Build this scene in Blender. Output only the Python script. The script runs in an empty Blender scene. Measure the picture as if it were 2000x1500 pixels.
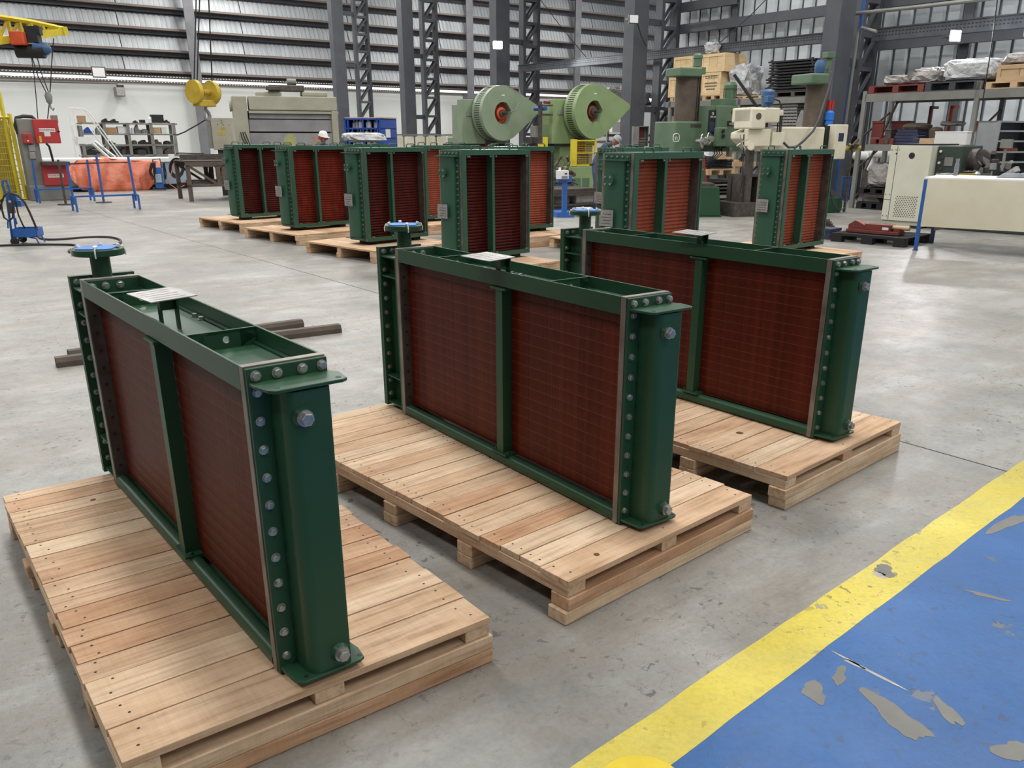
import bpy, bmesh, math, random
from math import sin, cos, pi, tan, sqrt, atan2
from mathutils import Vector, Matrix
random.seed(7)
SC = bpy.context.scene
COL = SC.collection

# ------------------------------------------------------------------ camera
FPX, PITCH, ROLL, CXP, CYP, EYE = 1634.3, 0.3466, 0.0033, 1030.1, 859.0, 1.6
cd = bpy.data.cameras.new('camera'); cam = bpy.data.objects.new('camera', cd); COL.objects.link(cam)
cd.sensor_width = 36; cd.lens = FPX/2000*36; cd.shift_x = -(CXP-1000)/2000; cd.shift_y = (CYP-750)/2000
cd.clip_start = .05; cd.clip_end = 400
FW = Vector((0, cos(PITCH), -sin(PITCH))); RT0 = Vector((1, 0, 0)); UP0 = RT0.cross(FW)
RT = RT0*cos(ROLL)+UP0*sin(ROLL); UP = -RT0*sin(ROLL)+UP0*cos(ROLL)
cam.matrix_world = Matrix(((RT.x, UP.x, -FW.x, 0), (RT.y, UP.y, -FW.y, 0), (RT.z, UP.z, -FW.z, EYE), (0, 0, 0, 1)))
SC.camera = cam
SC.view_settings.view_transform = 'Standard'
try: SC.view_settings.look = 'None'
except Exception: pass
SC.view_settings.gamma = 1; SC.view_settings.use_curve_mapping = False
SC.view_settings.exposure = 0.0
SC.cycles.max_bounces = 6; SC.cycles.diffuse_bounces = 3; SC.cycles.glossy_bounces = 3

# ------------------------------------------------------------------ daylight outside the hall; unseen roof lights, some added to brighten the walls
W = bpy.data.worlds.new('daylight'); SC.world = W; W.use_nodes = True
bg = W.node_tree.nodes['Background']; bg.inputs[0].default_value = (.96, .98, 1, 1); bg.inputs[1].default_value = 1.6
BA = 0.6452                                   # heading of the building
BU = Vector((cos(BA), sin(BA), 0)); BV = Vector((-sin(BA), cos(BA), 0))
def uv(u, v, z=0): return BU*u + BV*v + Vector((0, 0, z))
def area(u, v, z, sx, sy, power, color=(1, .98, .95)):
    l = bpy.data.lights.new('roof_light', 'AREA'); l.shape = 'RECTANGLE'; l.size = sx; l.size_y = sy
    l.energy = power; l.color = color
    o = bpy.data.objects.new('roof_light', l); COL.objects.link(o); o.location = uv(u, v, z); o.rotation_euler = (0, 0, BA)
    return o
LK = 0.68
for (u, v, p) in ((2, -7, 700), (12, -7, 700), (-6, 2, 700), (3, 4, 800), (11, 5, 800), (19, 3, 900), (3, 14, 900), (11, 15, 900), (-7, 13, 800), (19, 13, 1000), (3, 25, 1000), (12, 26, 1000), (-8, 26, 900),
                  (-4, 37, 1200), (8, 37, 1200), (18, 36, 1200), (30, 32, 1200), (30, 43, 1300), (3, 45, 1100), (16, 45, 1300), (-14, 44, 1000), (40, 43, 900)):
    area(u, v, 11.4, 1.6, 5.5, p*LK)

# ------------------------------------------------------------------ placing: a pixel of the photograph -> a point of the hall
def ray(px, py): return FW + RT*((px-CXP)/FPX) - UP*((py-CYP)/FPX)
EYEP = Vector((0, 0, EYE))
def G(px, py, z=0.0):
    d = ray(px, py); return EYEP + d*((z-EYE)/d.z)
def at(px, py, Y):
    d = ray(px, py); return EYEP + d*(Y/d.y)
def onplane(px, py, p, n):
    d = ray(px, py); return EYEP + d*((p-EYEP).dot(n)/d.dot(n))

# ------------------------------------------------------------------ materials
def lin(c): c = c/255; return c/12.92 if c <= .04045 else ((c+.055)/1.055)**2.4
def rgb(*c): return (lin(c[0]), lin(c[1]), lin(c[2]), 1)
MATS = {}
def mat(name, c, rough=.6, metal=0, c2=None, scale=3.0, amt=.5, bump=0, bscale=40, stretch=None, rnd=0, spec=.5, dist=.01, detail=5):
    m = bpy.data.materials.new(name); m.use_nodes = True; nt = m.node_tree; b = nt.nodes['Principled BSDF']
    b.inputs['Roughness'].default_value = rough; b.inputs['Metallic'].default_value = metal
    b.inputs['Specular IOR Level'].default_value = spec
    tc = nt.nodes.new('ShaderNodeTexCoord'); vec = tc.outputs['Object']
    oi = nt.nodes.new('ShaderNodeObjectInfo')
    ad = nt.nodes.new('ShaderNodeVectorMath'); ad.operation = 'ADD'
    mu = nt.nodes.new('ShaderNodeMath'); mu.operation = 'MULTIPLY'; mu.inputs[1].default_value = 37
    nt.links.new(oi.outputs['Random'], mu.inputs[0]); nt.links.new(vec, ad.inputs[0]); nt.links.new(mu.outputs[0], ad.inputs[1])
    mp = nt.nodes.new('ShaderNodeMapping'); mp.inputs['Scale'].default_value = stretch or (1, 1, 1)
    nt.links.new(ad.outputs[0], mp.inputs[0])
    n = nt.nodes.new('ShaderNodeTexNoise'); n.inputs['Scale'].default_value = scale; n.inputs['Detail'].default_value = detail
    nt.links.new(mp.outputs[0], n.inputs['Vector'])
    cr = nt.nodes.new('ShaderNodeValToRGB'); cr.color_ramp.elements[0].position = .5-amt*.3; cr.color_ramp.elements[1].position = .5+amt*.3
    cr.color_ramp.elements[0].color = rgb(*c); cr.color_ramp.elements[1].color = rgb(*(c2 or c))
    nt.links.new(n.outputs[0], cr.inputs[0]); out = cr.outputs[0]
    if rnd:
        hs = nt.nodes.new('ShaderNodeHueSaturation'); mr = nt.nodes.new('ShaderNodeMapRange')
        mr.inputs[3].default_value = 1-rnd; mr.inputs[4].default_value = 1+rnd
        nt.links.new(oi.outputs['Random'], mr.inputs[0]); nt.links.new(mr.outputs[0], hs.inputs['Value']); nt.links.new(out, hs.inputs['Color'])
        m2 = nt.nodes.new('ShaderNodeMath'); m2.operation = 'FRACT'; m3 = nt.nodes.new('ShaderNodeMath'); m3.operation = 'MULTIPLY'; m3.inputs[1].default_value = 7.31
        nt.links.new(oi.outputs['Random'], m3.inputs[0]); nt.links.new(m3.outputs[0], m2.inputs[0])
        mr2 = nt.nodes.new('ShaderNodeMapRange'); mr2.inputs[3].default_value = .5-rnd*.06; mr2.inputs[4].default_value = .5+rnd*.03
        nt.links.new(m2.outputs[0], mr2.inputs[0]); nt.links.new(mr2.outputs[0], hs.inputs['Hue'])
        out = hs.outputs[0]
    nt.links.new(out, b.inputs['Base Color'])
    if bump:
        n2 = nt.nodes.new('ShaderNodeTexNoise'); n2.inputs['Scale'].default_value = bscale; n2.inputs['Detail'].default_value = 4
        nt.links.new(mp.outputs[0], n2.inputs['Vector'])
        bp = nt.nodes.new('ShaderNodeBump'); bp.inputs['Strength'].default_value = bump; bp.inputs['Distance'].default_value = dist
        nt.links.new(n2.outputs[0], bp.inputs['Height']); nt.links.new(bp.outputs[0], b.inputs['Normal'])
    MATS[name] = m; return m
def emis(name, c, s):
    m = bpy.data.materials.new(name); m.use_nodes = True; b = m.node_tree.nodes['Principled BSDF']
    b.inputs['Base Color'].default_value = rgb(*c); b.inputs['Emission Color'].default_value = rgb(*c); b.inputs['Emission Strength'].default_value = s
    MATS[name] = m; return m
M = MATS
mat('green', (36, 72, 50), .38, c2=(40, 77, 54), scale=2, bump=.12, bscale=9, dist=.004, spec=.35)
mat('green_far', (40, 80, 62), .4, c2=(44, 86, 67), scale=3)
mat('steel', (150, 142, 134), .42, .55, c2=(120, 112, 104), scale=9, bump=.1, bscale=60, dist=.001)
mat('steel_dark', (95, 88, 84), .5, .4, c2=(75, 68, 64), scale=12)
mat('zinc', (190, 190, 186), .32, .8, c2=(160, 160, 156), scale=30)
mat('plate_metal', (170, 168, 166), .45, .5, c2=(150, 146, 144), scale=18, amt=.5)
def wood_mat(name, ax):
    m = bpy.data.materials.new(name); m.use_nodes = True; nt = m.node_tree; b = nt.nodes['Principled BSDF']; N = nt.nodes.new; Lk = nt.links.new
    b.inputs['Roughness'].default_value = .78; b.inputs['Specular IOR Level'].default_value = .25
    tc = N('ShaderNodeTexCoord'); oi = N('ShaderNodeObjectInfo'); mu = N('ShaderNodeMath'); mu.operation = 'MULTIPLY'; mu.inputs[1].default_value = 53; Lk(oi.outputs['Random'], mu.inputs[0])
    ad = N('ShaderNodeVectorMath'); ad.operation = 'ADD'; Lk(tc.outputs['Object'], ad.inputs[0]); Lk(mu.outputs[0], ad.inputs[1])
    def noise(st, s, d, r=.6):
        mp = N('ShaderNodeMapping'); mp.inputs['Scale'].default_value = st if ax == 0 else (st[1], st[0], st[2]); Lk(ad.outputs[0], mp.inputs[0])
        n = N('ShaderNodeTexNoise'); n.inputs['Scale'].default_value = s; n.inputs['Detail'].default_value = d; n.inputs['Roughness'].default_value = r; Lk(mp.outputs[0], n.inputs['Vector']); return n.outputs[0]
    def ramp(src, *st):
        r = N('ShaderNodeValToRGB'); e = r.color_ramp.elements
        while len(e) < len(st): e.new(.5)
        for k, (p, c) in enumerate(st): e[k].position = p; e[k].color = c
        Lk(src, r.inputs[0]); return r.outputs[0]
    def mix(f, a, c, mode='MIX'):
        x = N('ShaderNodeMix'); x.data_type = 'RGBA'; x.blend_type = mode
        if isinstance(f, float): x.inputs[0].default_value = f
        else: Lk(f, x.inputs[0])
        Lk(a, x.inputs[6]); Lk(c, x.inputs[7]); return x.outputs[2]
    base = ramp(oi.outputs['Random'], (0, rgb(226, 206, 180)), (.3, rgb(212, 183, 154)), (.55, rgb(232, 210, 182)), (.75, rgb(206, 168, 136)), (1, rgb(220, 194, 166)))
    grain = ramp(noise((1.1, 16, 16), 3, 7, .65), (.3, (.62, .55, .5, 1)), (.5, (.92, .9, .88, 1)), (.72, (1.08, 1.06, 1.04, 1)))
    blot = ramp(noise((2, 3, 3), 1.6, 5), (.3, (.84, .76, .68, 1)), (.62, (1.06, 1.05, 1.04, 1)))
    saw = ramp(noise((60, 2, 2), 1.5, 3, .7), (.3, (.9, .88, .86, 1)), (.6, (1, 1, 1, 1)))
    c = mix(1.0, base, grain, 'MULTIPLY'); c = mix(1.0, c, blot, 'MULTIPLY'); c = mix(.8, c, saw, 'MULTIPLY'); Lk(c, b.inputs['Base Color'])
    bp = N('ShaderNodeBump'); bp.inputs['Strength'].default_value = .35; bp.inputs['Distance'].default_value = .002; Lk(noise((8, 30, 30), 3, 5), bp.inputs['Height']); Lk(bp.outputs[0], b.inputs['Normal'])
    MATS[name] = m
wood_mat('wood', 0); wood_mat('wood_v', 1)
mat('nail', (52, 36, 30), .7)
mat('tray_grey', (88, 92, 98), .5, .3, c2=(74, 78, 84), scale=5)
mat('bare_patch', (126, 124, 118), .6, c2=(112, 112, 108), scale=14, amt=.8)
mat('bare_pale', (190, 186, 176), .7, c2=(160, 156, 148), scale=20)
mat('knot', (92, 56, 34), .8, c2=(120, 78, 50), scale=20)
mat('blue_cloth', (86, 142, 210), .7, c2=(70, 122, 196), scale=8)
mat('white_tie', (235, 238, 240), .5)
mat('dark_grey', (62, 64, 70), .55, c2=(52, 53, 58), scale=3)
mat('frame_grey', (80, 82, 88), .55, c2=(72, 74, 82), scale=2)
mat('post_grey', (112, 112, 116), .6, c2=(100, 100, 104), scale=2)
mat('black', (26, 26, 28), .6)
mat('rubber', (38, 36, 36), .6)
mat('white_wall', (214, 216, 214), .85, c2=(200, 202, 200), scale=.35, amt=.8)
mat('white', (222, 222, 220), .6)
mat('cream', (222, 216, 196), .5, c2=(208, 200, 176), scale=2.5)
mat('press_beige', (166, 164, 148), .6, c2=(150, 146, 128), scale=2, amt=.7)
mat('press_plate', (150, 150, 150), .6, c2=(118, 118, 120), scale=1.8, amt=.9, detail=8)
mat('sage', (132, 146, 124), .45, c2=(122, 137, 114), scale=2)
mat('sage2', (136, 156, 112), .45, c2=(127, 147, 104), scale=2)
mat('drill_green', (94, 118, 94), .5, c2=(84, 107, 84), scale=3)
mat('orange', (206, 84, 40), .5, c2=(186, 70, 34), scale=5)
mat('red', (184, 54, 52), .45, c2=(172, 48, 48), scale=3)
mat('redbrown', (120, 52, 44), .6, c2=(104, 46, 40), scale=4)
mat('yellow', (214, 196, 58), .5, c2=(196, 176, 44), scale=3)
mat('hook_yellow', (196, 168, 52), .55, c2=(170, 142, 44), scale=4)
mat('blue', (44, 98, 172), .5, c2=(38, 86, 156), scale=4)
mat('cab_blue', (28, 72, 158), .5, c2=(24, 64, 144), scale=3)
mat('navy', (48, 56, 84), .7, c2=(40, 46, 72), scale=5)
mat('motor_blue', (58, 92, 132), .5, c2=(50, 82, 120), scale=5)
mat('mach_grey', (130, 130, 126), .55, c2=(116, 116, 112), scale=2.5)
mat('rust', (96, 84, 74), .7, c2=(74, 64, 56), scale=6, amt=.8)
mat('tarp', (196, 92, 60), .45, c2=(210, 132, 106), scale=2.2, amt=.8, bump=1, bscale=4, dist=.05)
mat('film', (176, 172, 168), .3, c2=(140, 138, 136), scale=4, amt=.9, bump=1, bscale=9, dist=.06)
mat('film_white', (206, 208, 210), .3, c2=(160, 162, 166), scale=6, amt=.9, bump=1, bscale=12, dist=.05)
mat('crate_wood', (226, 202, 160), .7, c2=(210, 180, 134), scale=3, stretch=(1, 1, 6), rnd=.08)
mat('ply', (200, 172, 136), .7, c2=(182, 152, 116), scale=3)
mat('ink', (112, 96, 78), .8)
mat('bed_blue', (150, 172, 190), .6, c2=(136, 158, 176), scale=2)
mat('skin', (150, 106, 82), .6)
mat('workwear', (78, 86, 108), .85, c2=(66, 74, 96), scale=6)
mat('card', (176, 140, 104), .8)
mat('sheet_metal', (176, 180, 182), .6, .1, c2=(142, 147, 150), scale=1.2, amt=.9, stretch=(7, 1, .4), detail=8, rnd=.07)
mat('purlin', (118, 106, 100), .6)
mat('red_dull', (150, 52, 44), .6)
mat('grey_cab', (146, 150, 152), .5, c2=(134, 138, 140), scale=3)
emis('lamp_on', (235, 243, 255), 60)
def glassy(name, c, r=.1):
    m = mat(name, c, r); m.node_tree.nodes['Principled BSDF'].inputs['Transmission Weight'].default_value = .5; return m
glassy('bottle_glass', (150, 156, 162))

def fin_mat(name, a, b2, zs, rough=.45):
    m = bpy.data.materials.new(name); m.use_nodes = True; nt = m.node_tree; b = nt.nodes['Principled BSDF']
    b.inputs['Roughness'].default_value = rough; b.inputs['Specular IOR Level'].default_value = .18
    tc = nt.nodes.new('ShaderNodeTexCoord')
    mp = nt.nodes.new('ShaderNodeMapping'); mp.inputs['Scale'].default_value = (3, 3, .5); nt.links.new(tc.outputs['Object'], mp.inputs[0])
    n = nt.nodes.new('ShaderNodeTexNoise'); n.inputs['Scale'].default_value = 9; n.inputs['Detail'].default_value = 8; nt.links.new(mp.outputs[0], n.inputs['Vector'])
    cr = nt.nodes.new('ShaderNodeValToRGB'); cr.color_ramp.elements[0].position = .3; cr.color_ramp.elements[1].position = .75
    cr.color_ramp.elements[0].color = rgb(*a); cr.color_ramp.elements[1].color = rgb(*b2); nt.links.new(n.outputs[0], cr.inputs[0])
    nt.links.new(cr.outputs[0], b.inputs['Base Color'])
    mp2 = nt.nodes.new('ShaderNodeMapping'); mp2.inputs['Scale'].default_value = (1, 1, .02); nt.links.new(tc.outputs['Object'], mp2.inputs[0])
    n2 = nt.nodes.new('ShaderNodeTexNoise'); n2.inputs['Scale'].default_value = zs; n2.inputs['Detail'].default_value = 2; nt.links.new(mp2.outputs[0], n2.inputs['Vector'])
    bp = nt.nodes.new('ShaderNodeBump'); bp.inputs['Strength'].default_value = .5; bp.inputs['Distance'].default_value = .002
    nt.links.new(n2.outputs[0], bp.inputs['Height']); nt.links.new(bp.outputs[0], b.inputs['Normal'])
    MATS[name] = m; return m
fin_mat('fin', (68, 21, 11), (98, 38, 22), 170)
fin_mat('fin_seam_glint', (120, 60, 42), (134, 72, 50), 120)
fin_mat('fin_b', (84, 26, 18), (122, 44, 28), 120)
fin_mat('fin_orange', (136, 66, 50), (156, 86, 66), 120)
fin_mat('fin_dark', (52, 18, 16), (84, 28, 22), 120)

# worn ground surfaces: concrete and the two floor paints share the same wear
def worn(name, cols, warm, pitc, rough, chip=None, warmamt=1.0):
    m = bpy.data.materials.new(name); m.use_nodes = True; nt = m.node_tree; b = nt.nodes['Principled BSDF']; N = nt.nodes.new; Lk = nt.links.new
    tc = N('ShaderNodeTexCoord'); OB = tc.outputs['Object']
    def noise(s, d, vec=None, r=.5, dist=0, o=0):
        n = N('ShaderNodeTexNoise'); n.inputs['Scale'].default_value = s; n.inputs['Detail'].default_value = d; n.inputs['Roughness'].default_value = r; n.inputs['Distortion'].default_value = dist
        Lk(vec or OB, n.inputs['Vector']); return n.outputs[o]
    def ramp(src, *st):
        r = N('ShaderNodeValToRGB'); e = r.color_ramp.elements
        while len(e) < len(st): e.new(.5)
        for k, (p, c) in enumerate(st): e[k].position = p; e[k].color = (c, c, c, 1) if isinstance(c, (int, float)) else c
        Lk(src, r.inputs[0]); return r.outputs[0]
    def mix(f, a, c):
        x = N('ShaderNodeMix'); x.data_type = 'RGBA'; Lk(f, x.inputs[0])
        if isinstance(a, tuple): x.inputs[6].default_value = a
        else: Lk(a, x.inputs[6])
        if isinstance(c, tuple): x.inputs[7].default_value = c
        else: Lk(c, x.inputs[7])
        return x.outputs[2]
    def mul(a, c):
        x = N('ShaderNodeMath'); x.operation = 'MULTIPLY'; Lk(a, x.inputs[0])
        if isinstance(c, (int, float)): x.inputs[1].default_value = c
        else: Lk(c, x.inputs[1])
        return x.outputs[0]
    c = ramp(noise(.9, 9, r=.72), (.3, rgb(*cols[0])), (.5, rgb(*cols[1])), (.68, rgb(*cols[2])))
    st = N('ShaderNodeMapping'); st.inputs['Rotation'].default_value = (0, 0, -.5); st.inputs['Scale'].default_value = (.5, 2.2, 1); Lk(OB, st.inputs[0])
    c = mix(mul(ramp(noise(1.3, 10, st.outputs[0], .75), (.42, 0), (.66, 1)), warmamt), c, rgb(*warm))
    zone = ramp(noise(1.1, 4, r=.6), (.42, .12), (.6, 1))
    big = ramp(noise(.33, 5, r=.6), (.35, .84), (.6, 1.04)); x = N('ShaderNodeMix'); x.data_type = 'RGBA'; x.blend_type = 'MULTIPLY'; x.inputs[0].default_value = 1; Lk(c, x.inputs[6]); Lk(big, x.inputs[7]); c = x.outputs[2]
    fine = ramp(noise(46, 4, r=.7), (.25, .78), (.6, 1.03)); x = N('ShaderNodeMix'); x.data_type = 'RGBA'; x.blend_type = 'MULTIPLY'; x.inputs[0].default_value = .75; Lk(c, x.inputs[6]); Lk(fine, x.inputs[7]); c = x.outputs[2]
    flakes = ramp(noise(13, 4, r=.55, dist=.6), (.395, 0), (.406, 1), (.417, 0))          # outlines of flaked patches
    blob = ramp(noise(21, 3, r=.5, dist=.4), (.345, 1), (.36, 0))                          # small dark pits
    scr = N('ShaderNodeMapping'); scr.inputs['Rotation'].default_value = (0, 0, .9); scr.inputs['Scale'].default_value = (1, 22, 1); Lk(OB, scr.inputs[0])
    scratch = ramp(noise(3.2, 3, scr.outputs[0], .5), (.70, 0), (.72, 1))
    c = mix(mul(mul(flakes, zone), .75), c, rgb(*pitc)); c = mix(mul(mul(blob, zone), .75), c, rgb(*pitc)); c = mix(mul(scratch, .22), c, rgb(*[min(255, k*1.5) for k in pitc]))
    if chip:
        sc, th, cc, amt_ = chip
        n = noise(sc, 7, r=.62, dist=.3)
        c = mix(mul(ramp(n, (th, 1), (th+.012, 0)), amt_), c, rgb(*cc)); c = mix(mul(ramp(n, (th+.003, 0), (th+.008, 1), (th+.014, 0)), .5), c, rgb(60, 62, 62))
        n = noise(sc*3, 5, r=.6); c = mix(ramp(n, (.30, .9), (.31, 0)), c, rgb(*[k*.9 for k in cc]))
    Lk(c, b.inputs['Base Color'])
    rg = N('ShaderNodeMapRange'); rg.inputs[1].default_value = .3; rg.inputs[2].default_value = .7; rg.inputs[3].default_value = rough[0]; rg.inputs[4].default_value = rough[1]
    Lk(noise(2.2, 8, r=.75), rg.inputs[0]); Lk(rg.outputs[0], b.inputs['Roughness'])
    bp = N('ShaderNodeBump'); bp.inputs['Strength'].default_value = .4; bp.inputs['Distance'].default_value = .005; Lk(noise(16, 7, r=.65), bp.inputs['Height']); Lk(bp.outputs[0], b.inputs['Normal'])
    MATS[name] = m
worn('concrete', ((116, 117, 114), (148, 148, 144), (175, 175, 170)), (138, 130, 120), (72, 72, 70), (.28, .6))
worn('paint_yellow', ((196, 178, 54), (214, 196, 66), (226, 210, 96)), (196, 182, 96), (112, 102, 54), (.34, .55), (5, .33, (150, 146, 128), .9), .6)
worn('paint_blue', ((20, 82, 146), (25, 92, 158), (33, 102, 170)), (30, 88, 148), (44, 66, 96), (.3, .55), (2.6, .365, (108, 112, 114), .85), .5)

# ------------------------------------------------------------------ mesh building
class MB:
    def __init__(s): s.v = []; s.f = []; s.m = []
    def add(s, vs, fs, mi=0):
        o = len(s.v); s.v += [tuple(v) for v in vs]; s.f += [tuple(o+i for i in f) for f in fs]; s.m += [mi]*len(fs); return s
    def box(s, x0, x1, y0, y1, z0, z1, mi=0):
        if x0 > x1: x0, x1 = x1, x0
        if y0 > y1: y0, y1 = y1, y0
        if z0 > z1: z0, z1 = z1, z0
        return s.add([(x0, y0, z0), (x1, y0, z0), (x1, y1, z0), (x0, y1, z0), (x0, y0, z1), (x1, y0, z1), (x1, y1, z1), (x0, y1, z1)],
                     [(0, 3, 2, 1), (4, 5, 6, 7), (0, 1, 5, 4), (1, 2, 6, 5), (2, 3, 7, 6), (3, 0, 4, 7)], mi)
    def beam(s, p, q, w, h, up=(0, 0, 1), mi=0):
        p = Vector(p); q = Vector(q); d = (q-p).normalized(); u = Vector(up)
        if abs(d.dot(u)) > .98: u = Vector((1, 0, 0))
        a = d.cross(u).normalized(); b = a.cross(d)
        vs = [c+a*(i*w/2)+b*(j*h/2) for c in (p, q) for i, j in ((-1, -1), (1, -1), (1, 1), (-1, 1))]
        return s.add(vs, [(0, 1, 2, 3), (7, 6, 5, 4), (0, 4, 5, 1), (1, 5, 6, 2), (2, 6, 7, 3), (3, 7, 4, 0)], mi)
    def cyl(s, p, q, r, r2=None, n=14, mi=0, cap=True):
        p = Vector(p); q = Vector(q); r2 = r if r2 is None else r2; d = (q-p).normalized()
        u = Vector((0, 0, 1)) if abs(d.z) < .9 else Vector((1, 0, 0)); a = d.cross(u).normalized(); b = d.cross(a)
        vs = [p+(a*cos(2*pi*k/n)+b*sin(2*pi*k/n))*r for k in range(n)]+[q+(a*cos(2*pi*k/n)+b*sin(2*pi*k/n))*r2 for k in range(n)]
        fs = [(k, (k+1) % n, n+(k+1) % n, n+k) for k in range(n)]
        if cap: fs += [tuple(range(n))[::-1], tuple(range(n, 2*n))]
        return s.add(vs, fs, mi)
    def tube(s, pts, r, n=6, mi=0, closed=False):
        pts = [Vector(p) for p in pts]; m = len(pts); rings = []; prev = None
        for i, p in enumerate(pts):
            d = ((pts[(i+1) % m] if closed or i < m-1 else p)-(pts[i-1] if closed or i > 0 else p)).normalized()
            if prev is None: u = Vector((0, 0, 1)) if abs(d.z) < .9 else Vector((1, 0, 0)); a = d.cross(u).normalized()
            else: a = (prev-d*prev.dot(d)).normalized()
            prev = a; b = d.cross(a); rr = r[i] if isinstance(r, (list, tuple)) else r
            rings += [p+(a*cos(2*pi*k/n)+b*sin(2*pi*k/n))*rr for k in range(n)]
        fs = []
        for i in range(m if closed else m-1):
            j = (i+1) % m; fs += [(i*n+k, i*n+(k+1) % n, j*n+(k+1) % n, j*n+k) for k in range(n)]
        if not closed: fs += [tuple(range(n))[::-1], tuple(range((m-1)*n, m*n))]
        return s.add(rings, fs, mi)
    def prism(s, poly, axis, a, b, mi=0):
        def P(p, c): return {0: (c, p[0], p[1]), 1: (p[0], c, p[1]), 2: (p[0], p[1], c)}[axis]
        n = len(poly); vs = [P(p, a) for p in poly]+[P(p, b) for p in poly]
        return s.add(vs, [tuple(range(n))[::-1], tuple(range(n, 2*n))]+[(k, (k+1) % n, n+(k+1) % n, n+k) for k in range(n)], mi)
    def lathe(s, prof, c=(0, 0, 0), axis=(0, 0, 1), n=24, mi=0):
        c = Vector(c); d = Vector(axis).normalized(); u = Vector((0, 0, 1)) if abs(d.z) < .9 else Vector((1, 0, 0)); a = d.cross(u).normalized(); b = d.cross(a)
        vs = [c+d*h+(a*cos(2*pi*k/n)+b*sin(2*pi*k/n))*r for r, h in prof for k in range(n)]; m = len(prof)
        fs = [(i*n+k, i*n+(k+1) % n, (i+1)*n+(k+1) % n, (i+1)*n+k) for i in range(m-1) for k in range(n)]
        fs += [tuple(range(n))[::-1], tuple(range((m-1)*n, m*n))]
        return s.add(vs, fs, mi)
    def build(s, name, mats, parent=None, bev=0, smooth=False, loc=None, rot=None, kind=None, seg=2):
        me = bpy.data.meshes.new(name); me.from_pydata(s.v, [], s.f)
        if not isinstance(mats, (list, tuple)): mats = [mats]
        for k in mats: me.materials.append(M[k] if isinstance(k, str) else k)
        me.polygons.foreach_set('material_index', s.m)
        bm = bmesh.new(); bm.from_mesh(me); bmesh.ops.recalc_face_normals(bm, faces=bm.faces); bm.to_mesh(me); bm.free()
        if smooth:
            me.polygons.foreach_set('use_smooth', [True]*len(me.polygons)); me.set_sharp_from_angle(angle=.6)
        me.update(); o = bpy.data.objects.new(name, me); COL.objects.link(o)
        if parent is not None: o.parent = parent
        if loc is not None: o.location = loc
        if rot is not None: o.rotation_euler = (0, 0, rot) if not isinstance(rot, (list, tuple)) else rot
        if bev:
            b = o.modifiers.new('bevel', 'BEVEL'); b.width = bev; b.segments = seg; b.limit_method = 'ANGLE'; b.angle_limit = .6
        if kind: o['kind'] = kind
        return o
def thing(name, label, cat, loc=(0, 0, 0), rot=0, group=None):
    o = bpy.data.objects.new(name, None); COL.objects.link(o); o.empty_display_size = .1
    o.location = loc; o.rotation_euler = (0, 0, rot); o['label'] = label; o['category'] = cat
    if group: o['group'] = group
    return o
def tag(o, label, cat, group=None):
    o['label'] = label; o['category'] = cat
    if group: o['group'] = group
    return o
def cp(o, parent, loc=None, rot=None):
    c = o.copy(); COL.objects.link(c); c.parent = parent
    if loc is not None: c.location = loc
    if rot is not None: c.rotation_euler = rot
    return c
def rrect(x0, x1, y0, y1, r, n=4):
    p = []
    for cx, cy, a0 in ((x1-r, y1-r, 0), (x0+r, y1-r, pi/2), (x0+r, y0+r, pi), (x1-r, y0+r, 1.5*pi)):
        p += [(cx+r*cos(a0+pi/2*k/n), cy+r*sin(a0+pi/2*k/n)) for k in range(n+1)]
    return p
def text(s, size, depth, name, m, parent, loc, rot):
    cu = bpy.data.curves.new(name, 'FONT'); cu.body = s; cu.size = size; cu.extrude = depth; cu.align_x = 'CENTER'; cu.align_y = 'CENTER'
    cu.materials.append(M[m]); tmp = bpy.data.objects.new(name, cu); COL.objects.link(tmp)
    dg = bpy.context.evaluated_depsgraph_get(); me = bpy.data.meshes.new_from_object(tmp.evaluated_get(dg)); bpy.data.objects.remove(tmp)
    o = bpy.data.objects.new(name, me); COL.objects.link(o); o.parent = parent; o.location = loc; o.rotation_euler = rot; return o
# ------------------------------------------------------------------ the hall: floor, painted lanes, walls, roof
fl = MB().box(-45, 62, -14, 49.3, -.2, 0).build('floor', 'concrete', kind='structure', rot=BA)
def strip(name, pts, z, m, **k):
    n = len(pts); vs = [(p[0], p[1], z) for p in pts]+[(p[0], p[1], .0005) for p in pts]
    fs = [tuple(range(n)), tuple(range(n, 2*n))[::-1]]+[(i, (i+1) % n, n+(i+1) % n, n+i) for i in range(n)]
    return MB().add(vs, fs).build(name, m, **k)
def ln(u, base, s): return base+s*u
random.seed(3)
def wob(a, b, off, s, amp, n=60):
    out = []
    for i in range(n+1):
        u = a+(b-a)*i/n; v = off+s*u + random.uniform(-amp, amp); out.append(tuple(uv(u, v)[:2]))
    return out
up_ = wob(-6, 16, 1.262, .101, .004, 160); lo_ = wob(-6, 16, 1.088, .1, .003, 160)
tag(strip('floor_stripe', up_+lo_[::-1], .0016, 'paint_yellow'), 'worn yellow painted line edging the blue walkway', 'floor marking')
bl = wob(-6, 16, 1.095, .1, .003, 160)
tag(strip('painted_walkway', bl+[tuple(uv(16, -6)[:2]), tuple(uv(-6, -6)[:2])], .0011, 'paint_blue'), 'chipped blue painted walkway beside the yellow line', 'floor marking')
dc = uv(1.30, 1.22)
tag(MB().cyl((dc.x, dc.y, .0017), (dc.x, dc.y, .0022), .115, n=40).build('floor_dot', mat('dot_yellow', (226, 200, 44), .45, c2=(214, 186, 36), scale=12)), 'brighter yellow painted dot overlapping the end of the yellow line', 'floor marking')
wk = bpy.data.objects['painted_walkway']
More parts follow.
